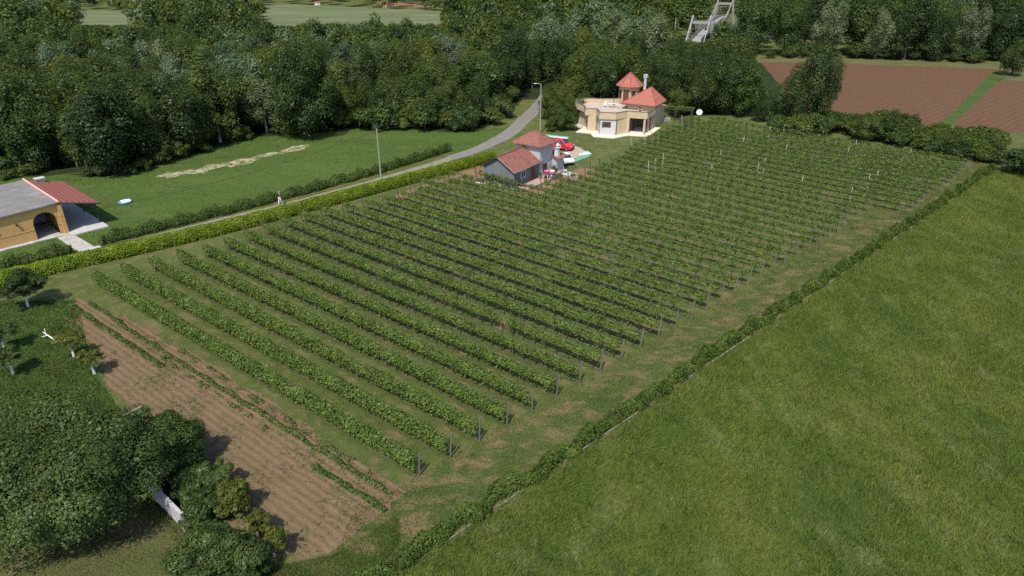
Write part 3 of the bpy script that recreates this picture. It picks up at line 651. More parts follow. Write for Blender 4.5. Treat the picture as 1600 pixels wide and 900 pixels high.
# trees behind and beside the cream house
W2 = [(12,158),(16,146),(24,143),(33,141),(38,137),(48,139),(57,138),(64,160),(74,205),(70,216),(58,240),(40,238),(10,228),(9,180)]
WL2 = {'broad':'mid green tree in the grove behind the cream house','warm':'yellow-green tree in the grove behind the cream house','dark':'dark rounded tree in the grove behind the cream house','tall':'slender tree in the grove behind the cream house','silver':'silvery willow in the grove between the cream house and the river'}
for i, (x, y) in enumerate(sorted(spread(W2, lambda p: 5.4 if p[1] < 160 else 7.2, 84, keep=infr), key=lambda p: p[1])):
    u = tr_.random(); kind = 'silver' if (y > 185 and x < 45 and u < .6) else 'dark' if u < .4 else 'warm' if u < .55 else 'broad'
    h = tr_.uniform(8.5,12.5) if kind != 'silver' else tr_.uniform(12,16)
    if x > 34 and y < 160: kind = tr_.choice(('dark','dark','broad')); h = tr_.uniform(8,11)
    h = cap_h(x, y, h, 3.4)
    if h < 2.5: continue
    if y > 205: FARPTS.append((x,y,h,kind)); continue
    tree(kind, x, y, h, WL2[kind], 'grove behind the cream house', sx=tr_.uniform(.95,1.25))
tree('bigdark', *g(1266,196), 15.0, 'largest dark tree standing alone between the vineyard and the ploughed field', None, 0, .68)
tree('dark', *g(1226,200), 10.5, 'shorter dark tree leaning against the largest tree by the ploughed field', None, 1, .8)
tree('bigdark', 66, 137, 11, 'broad dark tree at the back edge of vineyard, left of the largest tree', None, 1, .6) if False else None
for x, y, h, k in ((1060,182,6,'warm'),(1085,165,9,'dark'),(1110,172,11,'dark'),(1140,178,11.5,'dark'),(1165,182,10,'broad'),(1190,190,4.5,'dark'),(1040,165,5.5,'warm')):
    tree(k, *g(x,y), h, {'warm':'low yellow-green tree between the cream house and the dark clump','dark':'dense dark tree in the clump at the back edge of the vineyard','broad':'mid green tree in the clump at the back edge of the vineyard'}[k], 'clump at the back edge of the vineyard', sx=1.15)
# orchard bushes left of the cream house
for x, y, h in ((864,198,5.2),(878,204,4.2),(888,192,5.6),(872,184,6.2),(900,186,5.0),(893,203,3.0),(856,186,5.4),(908,178,5.0),(884,176,6.2),(866,172,6.5),(860,206,2.6)):
    tree(tr_.choice(('broad','warm')), *g(x,y), h, 'small leafy fruit tree between the road bend and the cream house', 'fruit trees beside the cream house', sx=1.25, name='fruit_tree')
# shrub belt between the vineyard and the ploughed field
sb = [V2(g(*p)) for p in ((1215,206),(1300,210),(1340,216),(1400,228),(1450,238),(1500,246),(1530,252))]
for p in spread([V2(g(*q)) for q in ((1200,208),(1300,211),(1400,229),(1525,256),(1560,230),(1500,216),(1420,203),(1330,196),(1240,190))], 2.3, 86, 1500):
    tree(tr_.choice(('bush','bush','wbush','dbush')), p[0], p[1], tr_.uniform(1.6,3.6), 'bushy shrub in the belt between the vineyard and the ploughed field', 'shrub belt behind the vineyard', sx=tr_.uniform(.9,1.35))
for x, y, h in ((1350,222,5),(1385,222,5.5),(1415,226,4.6),(1460,236,4.2)):
    tree('broad', *g(x,y), h, 'small rounded tree rising from the shrub belt behind the vineyard', 'small trees in the shrub belt', sx=1.3)
for x, y, h in ((1590,272,4.6),(1625,270,5),(1555,256,2.6)):
    tree('dbush', *g(x,y), h, 'dark rounded bush at the far corner of the grass field', 'dark bushes at the field corner', sx=1.05)
tree('dark', *g(1580,118), 9.5, 'dark rounded tree at the far corner of the ploughed field', None, 0, 1.0)
# riverside trees behind the ploughed field
W5 = [(72,219),(100,217),(140,208),(190,206),(230,300),(80,300),(70,250)]
for x, y in sorted(spread(W5, lambda p: 7.4, 87, keep=infr), key=lambda p: p[1]):
    u = tr_.random(); kind = 'dark' if u < .5 else 'broad' if u < .85 else 'silver'
    h = cap_h(x, y, tr_.uniform(14,20) if y < 245 else tr_.uniform(15,21), 5)
    if h < 4: continue
    if y > 232: FARPTS.append((x,y,h,kind)); continue
    tree(kind, x, y, h, {'dark':'dark','broad':'mid green','silver':'silvery'}[kind]+' tall riverside tree behind the ploughed field', 'riverside trees behind the ploughed field', sx=tr_.uniform(.8,1.0))
print('TREES', NTREE[0], 'FAR', len(FARPTS))
for p in spread([(72,216),(100,215),(140,206.5),(190,204),(190,209),(140,211.5),(100,220),(72,221)], 3.4, 88, 900, keep=infr):
    tree(tr_.choice(('bush','dbush','dbush')), p[0], p[1], tr_.uniform(2,5), 'dark bush at the foot of the riverside trees behind the ploughed field', 'bushes along the riverside trees', sx=tr_.uniform(.9,1.3))
for x, y, h in ((1076,86,4.5),(1090,84,3.5),(1104,86,3.8),(1118,84,5)):
    tree('wbush', *g(x,y), h, 'light green bush in front of the suspension bridge tower', 'bushes at the bridge head', sx=1.2)
# far woods: one mass
rf = np.random.default_rng(90)
def lowtree(x, y, h, r, n, size, rg):
    lob = unit(rg.normal(size=(9,3)))*rg.uniform(.4,.75,(9,1)); q = rg.uniform(.35,.55,9); ci = rg.integers(0,9,n); d = unit(rg.normal(size=(n,3))); d[:,2] = np.abs(d[:,2])*1.0-.25*(rg.random(n)<.4)
    P = (lob[ci] + d*(q[ci]*(1+rg.normal(0,.12,n)))[:,None])*np.array([r,r,h*.42]) + np.array([x,y,h*.56])
    return leaf_quads(P, d + np.array([0,0,.4]) + rg.normal(0,.4,(n,3)), rg.uniform(size*.7,size*1.3,n), rg, .65)
acc = {'mid': [], 'dark': [], 'silver': [], 'warm': []}
for x, y, h, k in FARPTS: acc[{'broad':'mid','tall':'mid'}.get(k,k)].append(lowtree(x,y,h,3.4,1500,.3,rf))
FW = [(-620,240),(-150,232),(-60,236),(10,232),(45,244),(70,262),(78,302),(230,300),(620,300),(640,760),(-640,760)]
F1, F2 = np.array(FAR1), np.array(FAR2); riv = np.array([(70,262),(110,262),(150,345),(110,372)])
n0 = 0
for x, y in spread(FW, lambda p: 7.5 if p[1] < 380 else 10.5, 91, 30000, keep=lambda p: infr(p,12)):
    q = np.array([[x,y]])
    if in_poly(q,FAR1)[0] or in_poly(q,FAR2)[0] or in_poly(q,riv)[0]: continue
    h = cap_h(x, y, rf.uniform(9,17)*(1.15 if y > 420 else 1), 5)
    if x < 0 and 300 < y < 400: h = min(h, rf.uniform(4,9))
    if h < 2.5: continue
    k = rf.choice(['mid','dark','silver','warm'], p=[.44,.3,.1,.16] if x > 0 else [.4,.2,.12,.28])
    acc[k].append(lowtree(x, y, h, rf.uniform(3.6,5.2)*(1.2 if y > 380 else 1), 620 if y < 380 else 380, .5 if y < 380 else .8, rf)); n0 += 1
mats = list(acc); Q = np.vstack([np.vstack(acc[m]) for m in mats]); me = np_mesh('far_woods', Q, 4, None)
for m in mats: me.materials.append(M[m])
me.polygons.foreach_set('material_index', np.repeat(np.arange(4), [sum(len(a) for a in acc[m]) for m in mats]).astype(np.int32))
o = link('far_woods', me); o['kind'] = 'stuff'; o['label'] = 'far wooded land beyond the wood and the river'
print('far trees', n0)
# ------------------------------------------------------------------ small grey house
def frame(o, a): return o, R(a)
gh = empty('grey_house', (.25, 91.3, 0), R(-35), 'small grey-blue gabled house with weathered red tiles and a taller hipped block behind', 'house')
# local x = gable direction (house lies at x<0), local y = away
WD, LN, EV, AP = 5.2, 6.3, 2.45, 4.05
mb = MB(); g5 = [(-WD,0,0),(0,0,0),(0,0,EV),(-WD/2,0,AP-.12),(-WD,0,EV)]; n = 5
mb.add([p for p in g5] + [(p[0],LN,p[2]) for p in g5], [tuple(range(5)), tuple(range(9,4,-1))] + [(i,5+i,5+(i+1)%5,(i+1)%5) for i in (0,1,4)] + [(2,7,8,3),(3,8,9,4)])
mb.build('gable_wall', M['greyblue'], gh)
def gable_roof(y0, y1, lift, over=.38):
    z0 = EV - .22 + lift; mbr = MB()
    sl_ = (AP-EV)/(WD/2); ze = EV - over*sl_ + lift + .06; zr = AP + lift + .06
    mbr.slab([(over,y0,ze),(over,y1,ze),(-WD/2,y1,zr),(-WD/2,y0,zr)], .12); mbr.slab([(-WD/2,y0,zr),(-WD/2,y1,zr),(-WD-over,y1,ze),(-WD-over,y0,ze)], .12); return mbr
rf1 = gable_roof(-.3, 3.9, 0).build('roof', M['tile_old'], gh); rf2 = gable_roof(3.92, 7.0, .12).build('roof', M['tile_old'], gh)
rc_ = MB(); rc_.tube([(-WD/2,-.32,AP+.1),(-WD/2,3.9,AP+.1)], .11, 8); rc_.build('ridge_cap', M['tile_old'], rf1)
rc_ = MB(); rc_.tube([(-WD/2,3.95,AP+.22),(-WD/2,6.9,AP+.22)], .11, 8); rc_.build('ridge_cap', M['tile_old'], rf2)
fb = MB()
for sx_ in (1,-1):
    x0, x1 = (.4, -WD/2) if sx_ > 0 else (-WD-.4, -WD/2)
    fb.tube([(x0,-.33,EV-.22),(x1,-.33,AP-.04)], .07, 4)
fb.build('bargeboard', M['darkmetal'], gh)
dp = MB(); dp.tube([(.06,.02,0),(.06,.02,EV-.1),(.3,.02,EV-.1)], .045, 6); dp.tube([(.42,-.3,EV-.2),(.42,7.0,EV-.16)], .06, 6); dp.build('gutter', M['post_grey'], gh)
d_ = MB(); d_.box((.03,4.75,1.02),(.08,.95,2.0)); dr = d_.build('door', M['brown'], gh); h_ = MB(); h_.box((.09,5.1,1.0),(.05,.04,.14)); h_.build('handle', M['darkmetal'], dr)
f_ = MB(); f_.box((.03,2.2,1.45),(.08,1.0,.9)); wn_ = f_.build('window', M['glass'], gh)
fr = MB(); [fr.box(c,d) for c,d in (((.05,2.2,1.94),(.12,1.16,.08)),((.05,2.2,.96),(.12,1.16,.08)),((.05,1.66,1.45),(.12,.08,.9)),((.05,2.74,1.45),(.12,.08,.9)),((.05,2.2,1.45),(.1,.05,.9)))]; fr.build('frame', M['white'], wn_)
# tall block
TX0, TX1, TY0, TY1, TH = -3.9, .25, 6.3, 9.6, 4.75
t_ = MB(); t_.prism([(TX0,TY0),(TX1,TY0),(TX1,TY1),(TX0,TY1)], 0, TH); t_.build('tower_wall', M['greywall'], gh)
o_ = .55; cx_, cy_ = (TX0+TX1)/2, (TY0+TY1)/2; A_ = [(TX0-o_,TY0-o_,TH-.1),(TX1+o_,TY0-o_,TH-.1),(TX1+o_,TY1+o_,TH-.1),(TX0-o_,TY1+o_,TH-.1)]; rp = [(cx_-.5,cy_,TH+1.35),(cx_+.5,cy_,TH+1.35)]
h_ = MB(); vs = A_ + [(p[0],p[1],p[2]-.12) for p in A_] + rp; h_.add(vs, [(0,1,9,8),(1,2,9),(2,3,8,9),(3,0,8),(0,4,5,1),(1,5,6,2),(2,6,7,3),(3,7,4,0),(4,7,6,5)])
hr = h_.build('hip_roof', M['tile_old'], gh)
c_ = MB()
for a, b in ((A_[0],rp[0]),(A_[1],rp[1]),(A_[2],rp[1]),(A_[3],rp[0]),(rp[0],rp[1])): c_.tube([a,b], .09, 6)
c_.build('hip_tile', M['tile_old'], hr)
f_ = MB(); f_.box((TX1+.02,7.5,1.3),(.06,.9,.9)); w2 = f_.build('window', M['glass'], gh); f2 = MB(); [f2.box(c,d) for c,d in (((TX1+.04,7.5,1.79),(.1,1.06,.08)),((TX1+.04,7.5,.81),(.1,1.06,.08)),((TX1+.04,7.01,1.3),(.1,.08,.9)),((TX1+.04,7.99,1.3),(.1,.08,.9)))]; f2.build('frame', M['brown'], w2)
# low annex with tiled lean-to and white chimney
a_ = MB(); a_.prism([(-1.2,9.6),(1.0,9.6),(1.0,11.6),(-1.2,11.6)], 0, 2.3); a_.build('annex_wall', M['greywall'], gh)
a_ = MB(); a_.slab([(1.5,9.2,2.25),(1.5,12,2.25),(-1.2,12,3.0),(-1.2,9.62,3.0)], .12); a_.build('annex_roof', M['tile_old'], gh)
ch = MB(); ch.box((.75,10.1,2.8),(.6,.6,1.7)); cho = ch.build('chimney', M['white'], gh, .03)
ch = MB(); ch.box((.75,10.1,3.72),(.9,.9,.1)); ch.box((.75,10.1,4.0),(.7,.7,.1)); [ch.box((.75+i*.25,10.1+j*.25,3.86),(.1,.1,.2)) for i in (-1,1) for j in (-1,1)]; ch.lathe([(.3,0),(.26,.14),(.1,.26),(.02,.3)], (.75,10.1,4.05), 10); ch.build('chimney_cap', M['white'], cho)
GH = Matrix.Translation((.25,91.3,0)) @ Matrix.Rotation(R(-35), 4, 'Z')
def L2W(x, y, z=0): return GH @ Vector((x, y, z))
def at(name, x, y, z, lab, cat, rz=0, group=None):
    p = L2W(x,y,z); return empty(name, p, R(-35)+rz, lab, cat, group)
# paving in front of the house
p_ = MB(); pp = [L2W(*q) for q in ((.3,.6),(1.9,.6),(2.1,5.6),(1.2,11.8),(.3,9))]; p_.prism([(p.x,p.y) for p in pp], 0, .10); tag(p_.build('house_patio', plain('red_patio_tile',(.36,.25,.23),.85,.2,5), None, .02), kind='structure')
p_ = MB(); pp = [L2W(*q) for q in ((2.0,9.3),(4.9,9.0),(5.1,10.4),(2.1,11.0))]; p_.prism([(p.x,p.y) for p in pp], 0, .12); tag(p_.build('paved_slab', M['pave'], None, .02), kind='structure')
# white edging stones
st_ = MB(); rs = random.Random(8)
es = [Vector((*g(x,y),0)) for x,y in ((746,286),(768,289),(790,294),(808,301))]; es = smooth_line([V2(p) for p in es], .42)
root = empty('stone_edging', (es[0].x, es[0].y, 0), 0, 'row of white edging stones along the vineyard side of the grey house', 'stone edging')
for i, p in enumerate(es):
    if rs.random() < .12: continue
    m_ = MB(); r_1 = rs.uniform(.16,.26); m_.lathe([(r_1*.8,-.05),(r_1,.08),(r_1*.8,.22),(r_1*.35,.3)], (0,0,0), 7); so_ = m_.build('stone', M['white'], root); so_.location = (p.x-es[0].x, p.y-es[0].y, 0); so_.scale = (rs.uniform(.7,1.3), rs.uniform(.7,1.3), rs.uniform(.7,1.2)); so_.rotation_euler = (0,0,rs.uniform(0,3))
# clutter on the patio
def chair(name, x, y, rz, lab, mat, grp=None):
    e = at(name, x, y, .1, lab, 'chair', rz, grp); m = MB(); m.box((0,0,.43),(.48,.48,.05)); m.build('seat', mat, e, .01); m = MB(); m.box((0,.24,.72),(.48,.05,.56), 0, ('X', -.15)); m.build('backrest', mat, e, .01)
    for i in (-.2,.2):
        for j in (-.2,.2):
            q = MB(); q.tube([(i,j,.42),(i*1.15,j*1.15,0)], .022, 5); q.build('leg', mat, e)
chair('garden_chair', 1.3, 6.9, .4, 'white plastic garden chair on the patio, nearest the pink tub', M['white']); chair('garden_chair', 1.45, 8.6, -1.8, 'brown wooden garden chair against the tall grey wall', M['brown'])
chair('garden_chair', 2.3, 10.0, 2.2, 'white garden chair on the pale slab beside the blue-windowed car', M['white'])
e = at('garden_table', 1.35, 7.7, .1, 'small white round table standing on the patio below the tall grey wall', 'table'); m = MB(); m.lathe([(.5,.7),(.52,.72),(.52,.75),(.5,.77)], (0,0,0), 18); m.build('tabletop', M['white'], e); m = MB(); m.tube([(0,0,0),(0,0,.7)], .05, 8); m.lathe([(.28,0),(.25,.05),(.06,.1)], (0,0,0), 12); m.build('pedestal', M['white'], e)
e = at('plastic_tub', 1.55, 6.2, .1, 'bright pink round plastic tub on a white stand in front of grey house', 'tub'); m = MB(); m.lathe([(.32,.62),(.42,.9),(.5,1.12),(.53,1.14),(.46,1.12),(.3,.75)], (0,0,0), 16); m.build('tub', M['pink'], e, 0, True); m = MB(); [m.tube([(i*.28,j*.28,0),(i*.22,j*.22,.64)], .04, 6) for i in (-1,1) for j in (-1,1)]; m.box((0,0,.6),(.6,.6,.06)); m.build('stand', M['white'], e)
for x, y, s_, lab in ((.75,5.55,1.0,'large terracotta plant pot beside the brown door of the grey house'),(1.8,5.3,.8,'small terracotta plant pot at the outer patio corner'),(.85,9.1,1.15,'terracotta plant pot at the corner of the low annex')):
    e = at('plant_pot', x, y, .1, lab, 'plant pot'); e.scale = (s_,)*3; m = MB(); m.lathe([(.18,0),(.27,.4),(.3,.42),(.3,.48),(.25,.48),(.23,.4)], (0,0,0), 14); m.build('pot', M['terracotta'], e); r1 = np.random.default_rng(int(x*100)); P_ = unit(r1.normal(size=(160,3)))*r1.uniform(.1,.34,(160,1)) + [0,0,.75]; link('plant', np_mesh('plant', leaf_quads(P_, P_-[0,0,.6], r1.uniform(.05,.1,160), r1), 4, M['crop']), e)
e = at('water_barrel', .6, 1.1, .1, 'dark blue-black water barrel against the shaded side wall of grey house', 'barrel'); m = MB(); m.lathe([(.26,0),(.3,.12),(.31,.45),(.3,.78),(.26,.88)], (0,0,0), 16); m.build('barrel', M['black'], e, 0, True); m = MB(); m.lathe([(.27,.885),(.27,.93),(.1,.95)], (0,0,0), 16); m.build('lid', M['darkmetal'], e)
for x, y, rz, lab in ((2.4,6.9,.3,'dark wooden crate on the red earth in front of the patio'),(2.55,8.0,1.0,'dark wooden crate on the red earth by the tall grey wall')):
    e = at('wooden_crate', x, y, .01, lab, 'crate', rz); m = MB()
    for k in range(3): m.box((0,-.25,.09+k*.15),(.7,.03,.11)); m.box((0,.25,.09+k*.15),(.7,.03,.11)); m.box((-.34,0,.09+k*.15),(.03,.48,.11)); m.box((.34,0,.09+k*.15),(.03,.48,.11))
    m.build('side_slats', M['post_dark'], e); m = MB(); m.box((0,0,.03),(.68,.48,.03)); m.build('base', M['post_dark'], e)
# vehicles
def car(name, loc, rz, lab, cat, paint, prof, wid, glass, wheels, rail=None):
    e = empty(name, loc, rz, lab, cat); m = MB(); n = len(prof); hw = wid/2
    ring = []
    for y, k in ((-hw,.0),(-hw*.0+hw,.0)): pass
    vs = []
    for y in (-hw, -hw+.12, hw-.12, hw):
        out = abs(y) == hw
        for x, z in prof:
            t = max(0, (z-.95)/.8)*.16            # cabin leans inwards
            yy = math.copysign(abs(y)-t, y); vs.append((x*(.985 if out else 1), yy, z-(.03 if out and z > .8 else 0)))
    fs = [tuple(range(n)), tuple(range(4*n-1, 3*n-1, -1))]
    for q in range(3): fs += [(q*n+i, (q+1)*n+i, (q+1)*n+(i+1)%n, q*n+(i+1)%n) for i in range(n)]
    m.add(vs, fs); m.build('body', paint, e, .03, True)
    for gname, quad in glass:
        q = MB(); q.slab(quad, .02) if gname == 'windscreen' or gname == 'rear_window' else q.add(quad + [(a, b+math.copysign(.012,b), c) for a,b,c in quad], [(0,1,2,3),(7,6,5,4),(0,4,5,1),(1,5,6,2),(2,6,7,3),(3,7,4,0)]); q.build(gname, M['glass'], e)
    for wx in wheels:
        for sy in (-1,1):
            wh = MB(); wh.tube([(wx,sy*(hw-.2),.32),(wx,sy*(hw+.015),.32)], .32, 18); wo = wh.build('wheel', M['black'], e); rm = MB(); rm.tube([(wx,sy*(hw+.005),.32),(wx,sy*(hw+.03),.32)], .19, 12); rm.build('rim', M['wire'], wo)
    x1 = max(p[0] for p in prof)
    for sy in (-1,1):
        hl_ = MB(); hl_.box((x1-.06,sy*(hw-.3),.72),(.12,.34,.17)); hl_.build('headlight', M['white'], e, .02)
        mr = MB(); mr.box((x1-1.35,sy*(hw+.06),1.05),(.1,.16,.14)); mr.build('mirror', M['black'], e, .02)
    bp = MB(); bp.box((x1-.02,0,.42),(.14,wid-.1,.2)); bp.build('bumper', M['black'], e, .03); return e
vp = [(-2.2,.35),(-2.25,.9),(-2.15,1.75),(-1.9,1.85),(.35,1.85),(.65,1.75),(1.25,1.12),(2.0,.95),(2.2,.75),(2.22,.4),(2.1,.28),(-2.1,.28)]
def gl(hw): 
    out = [('windscreen',[(.68,-hw+.3,1.74),(.68,hw-.3,1.74),(1.24,hw-.2,1.16),(1.24,-hw+.2,1.16)])]
    for s_ in (-1,1):
        f = lambda z: s_*(hw+.004-max(0,(z-.95)/.8)*.16)
        out.append(('side_window',[(.1,f(1.66),1.66),(.58,f(1.62),1.62),(1.05,f(1.15),1.15),(.1,f(1.1),1.1)])); out.append(('side_window',[(-1.0,f(1.66),1.66),(0,f(1.66),1.66),(0,f(1.1),1.1),(-1.0,f(1.1),1.1)]))
    return out
vx, vy = g(876,236); van = car('red_van', (vx, vy+1.2, .012), R(-24), 'bright red van parked behind the grey house with pale boards above it', 'van', M['red'], vp, 1.8, gl(.9), (-1.4,1.4))
# boards carried on the van roof
Vm = Matrix.Translation((vx,vy+1.2,.012)) @ Matrix.Rotation(R(-24),4,'Z')
for i,(yy,mm,lab,zz) in enumerate(((.45,'teal','long teal sheet lying across the roof of the red van',0),(-.2,'white','long white board lying beside the teal sheet on van roof',0))):
    b_ = MB(); b_.box((0,0,.05),(4.6,.6,.07)); 
    b_.box((-2.0,0,.0),(.08,.5,.07)); b_.box((1.2,0,.0),(.08,.5,.07)); bo = b_.build('roof_board', M[mm], None, .01); p = Vm @ Vector((-1.0,yy,1.92)); bo.location = p; bo.rotation_euler = (0,0,R(-24)); tag(bo, lab, 'board', 'boards on the van roof')
cp = [(-1.8,.35),(-1.85,.85),(-1.6,1.0),(-1.15,1.38),(-.2,1.43),(.35,1.38),(.95,.98),(1.7,.85),(1.85,.65),(1.86,.4),(1.75,.26),(-1.7,.26)]
def glc(hw):
    out = [('windscreen',[(.38,-hw+.22,1.385),(.38,hw-.22,1.385),(.94,hw-.16,1.0),(.94,-hw+.16,1.0)])]
    for s_ in (-1,1):
        f = lambda z: s_*(hw+.004-max(0,(z-.95)/.8)*.16)
        out.append(('side_window',[(-.1,f(1.34),1.34),(.3,f(1.32),1.32),(.8,f(1.0),1.0),(-.1,f(.98),.98)])); out.append(('side_window',[(-1.05,f(1.32),1.32),(-.2,f(1.35),1.35),(-.2,f(.98),.98),(-1.3,f(1.0),1.0)]))
    return out
qx, qy = g(884,256); car('white_car', (qx, qy+.6, .012), R(-72), 'small white car with blue-grey windscreen parked beside the low annex', 'car', M['white'], cp, 1.6, glc(.8), (-1.15,1.15))
# green tarp and white sheet at the edge of the gravel
def tarp(name, pts, mat, lab, cat, seed, h=.12):
    rt = random.Random(seed); P = [Vector((*g(*p),0)) for p in pts]; m = MB(); nx, ny = 14, 5
    for j in range(ny+1):
        for i in range(nx+1):
            u, v = i/nx, j/ny; p = P[0].lerp(P[1],u).lerp(P[3].lerp(P[2],u), v); edge = min(u,1-u,v,1-v)
            m.v.append((p.x, p.y, .03 + (h*min(1,edge*5)*(.6+.4*math.sin(u*11+v*5))) + rt.uniform(0,.03)))
    m.f = [(j*(nx+1)+i, j*(nx+1)+i+1, (j+1)*(nx+1)+i+1, (j+1)*(nx+1)+i) for j in range(ny) for i in range(nx)]
    o = m.build(name, mat, None, 0, True); sd = o.modifiers.new('thick','SOLIDIFY'); sd.thickness = .02; tag(o, lab, cat); return o
tarp('green_tarp', ((887,250),(921,241),(923,244),(892,256)), M['greennet'], 'long green tarpaulin lying along the edge of the gravel pad', 'tarpaulin', 3)
tarp('white_sheet', ((903,241),(918,236),(925,241),(906,243.5)), plain('pale_sheet',(.5,.57,.55),.5,.1), 'crumpled pale plastic sheet at the outer corner of gravel pad', 'plastic sheet', 4)
# ------------------------------------------------------------------ cream house
CO = (23.8, 121.2); CH_ = Matrix.Translation((*CO,0)) @ Matrix.Rotation(R(-28),4,'Z')
chs = empty('cream_house', (*CO,0), R(-28), 'cream villa with a wide roof terrace, red hipped roof and octagonal tower', 'house')
arc = [(-12.3 + 3.0*math.cos(R(a)), 4.4 + 3.0*math.sin(R(a))) for a in range(235, 80, -15)]
OUT = [(0,7.5),(0,0),(-3.43,-.58),(-4.76,-2.98),(-7.33,-3.89),(-8.96,-1.25),(-10.7,-2.2),(-12.0,.2)] + arc + [(-9.5,8.8),(-8.6,9.6)]
def inset(poly, d):
    out = []; n = len(poly); a = sum(poly[i][0]*poly[(i+1)%n][1]-poly[(i+1)%n][0]*poly[i][1] for i in range(n)); s_ = 1 if a > 0 else -1
    for i in range(n):
        p = V2(poly[i]); d1 = (p-V2(poly[i-1])).normalized(); d2 = (V2(poly[(i+1)%n])-p).normalized(); t = (d1+d2).normalized(); nn = Vector((-t.y,t.x))*s_; k = d/max(.45,t.dot(d1)); out.append((p.x+nn.x*k, p.y+nn.y*k))
    return out
FULL = OUT + [(-5,12),(0,12)]
m = MB(); m.prism(inset(FULL,.05), 2.98, 3.22); m.build('terrace_floor', M['terrace'], chs)
m = MB(); m.ribbon(OUT, .22, 2.9, 4.05); m.build('parapet', M['cream'], chs)
m = MB(); m.ribbon(OUT, .3, 4.052, 4.12); m.build('coping', M['coping'], chs)
body = [(-3.3,5.0),(-3.3,-.55),(-4.7,-2.75),(-7.2,-3.6),(-8.8,-.9),(-8.9,-1.6),(-10.3,-2.0),(-11.6,.4)] + [(-12.2 + 2.5*math.cos(R(a)), 4.4 + 2.5*math.sin(R(a))) for a in range(235,80,-15)] + [(-8.6,9.2),(-5,11.7),(-.3,11.7),(-.3,5.0)]
m = MB(); m.prism(body, 0, 2.978); m.build('ground_storey', M['cream'], chs)
m = MB(); m.ribbon([(-4.62,-2.72),(-7.2,-3.64),(-8.72,-1.15)], .16, 0, 2.9); m.build('stone_cladding', M['white_stone'], chs)
m = MB(); m.ribbon([(-12.2 + 2.53*math.cos(R(a)), 4.4 + 2.53*math.sin(R(a))) for a in range(240,130,-12)], .12, 0, 2.3); m.build('stone_cladding', M['white_stone'], chs)
m = MB(); m.prism([(-3.28,4.9),(-3.2,4.9),(-3.2,-.3),(-3.28,-.3)],0,2.9); m.prism([(-3.2,4.9),(-.35,4.9),(-.35,4.98),(-3.2,4.98)],0,2.9); m.build('porch_wall', M['porch_shade'], chs)  # thin lining over the cream walls, porch shade put into its colour
for (x,y) in ((-.35,.1),(-.3,4.3),(-.32,2.2)):
    m = MB(); m.prism([(x-.17,y-.17),(x+.17,y-.17),(x+.17,y+.17),(x-.17,y+.17)], 0, 2.978); m.build('porch_post', M['cream'], chs)
m = MB(); m.prism([(-3.55,-.75),(-2.95,-.62),(-3.05,-.2),(-3.6,-.3)], 0, 2.95); m.build('porch_pier', M['cream'], chs)
dp = MB(); dp.tube([(-4.55,-2.85,.05),(-4.55,-2.85,2.9)], .06, 6); dp.tube([(-8.95,-1.45,.05),(-8.95,-1.45,2.9)], .06, 6); dp.build('drainpipe', M['darkmetal'], chs)
# window with brown shutters on the stone bay
a0, a1 = V2((-7.2,-3.72)), V2((-4.62,-2.8)); wd = (a1-a0).normalized(); wa = math.atan2(wd.y,wd.x); wc = a0.lerp(a1,.38); nn = Vector((wd.y,-wd.x))
w_ = MB(); c = wc+nn*.02; w_.box((c.x,c.y,1.95),(.75,.06,.85),wa); wo = w_.build('window', M['glass'], chs)
for s_ in (-1,1):
    q = MB(); c = wc+nn*.06+wd*s_*.57; q.box((c.x,c.y,1.95),(.4,.05,.95),wa)
    for z_ in (1.65,1.8,1.95,2.1,2.25): cc = c+nn*.03; q.box((cc.x,cc.y,z_),(.34,.03,.07),wa)
    q.build('shutter', M['brown'], wo)
q = MB(); c = wc+nn*.05; [q.box((c.x,c.y,z_),(.8,.06,.05),wa) for z_ in (1.52,2.38)]; q.box((c.x,c.y,1.95),(.05,.06,.8),wa); q.build('frame', M['brown'], wo)
q = MB(); q.box((-3.15,2.4,1.05),(.06,1.0,2.1)); do = q.build('door', M['brown'], chs); q = MB(); q.box((-3.1,2.8,1.05),(.05,.05,.14)); q.build('handle', M['wire'], do)
# apron paving
AP_ = [(-11.6,-3.6),(-8.9,-3.2),(-7.7,-5.6),(-3.9,-5.2),(-2.2,-1.4),(.7,-.9),(.7,6),(-3,6),(-3,0),(-5,-2),(-8,-3)]
m = MB(); m.prism([(-11.8,-3.9),(-9.2,-3.5),(-7.8,-5.5),(-4.2,-4.9),(-2.6,-1.8),(.8,-.9),(.8,6.5),(-12,4)], 0, .14); m.build('apron_paving', plain('apron_paving',(.6,.55,.46),.85,.1,1.5), chs)
m = MB(); m.lathe([(3.5,0),(3.5,.12)], (-12.4,3.2,0), 28); m.build('round_step', M['pave'], chs)
# upper storey, hipped roof
m = MB(); m.prism([(-5.4,5.0),(-.35,5.0),(-.35,9.9),(-5.4,9.9)], 3.22, 4.5); m.build('upper_wall', M['cream'], chs)
E4 = [(-6.5,4.3,4.35),(.25,4.3,4.35),(.25,10.5,4.35),(-6.5,10.5,4.35)]; pk = [(-2.5,9.2,6.75),(-2.5,9.5,6.75)]
h_ = MB(); h_.add(E4 + [(a,b,c-.14) for a,b,c in E4] + pk, [(0,1,8),(1,2,9,8),(2,3,9),(3,0,8,9),(0,4,5,1),(1,5,6,2),(2,6,7,3),(3,7,4,0),(4,7,6,5)]); hr = h_.build('hip_roof', M['tile_new'], chs)
c_ = MB(); [c_.tube([a,b], .09, 6) for a,b in ((E4[0],pk[0]),(E4[1],pk[0]),(E4[2],pk[1]),(E4[3],pk[1]))]; c_.build('hip_tile', M['tile_red'], hr)
q = MB(); q.tube([(-6.5,4.24,4.27),(.31,4.24,4.27),(.31,10.5,4.27)], .07, 6); q.build('gutter', M['brown'], chs)
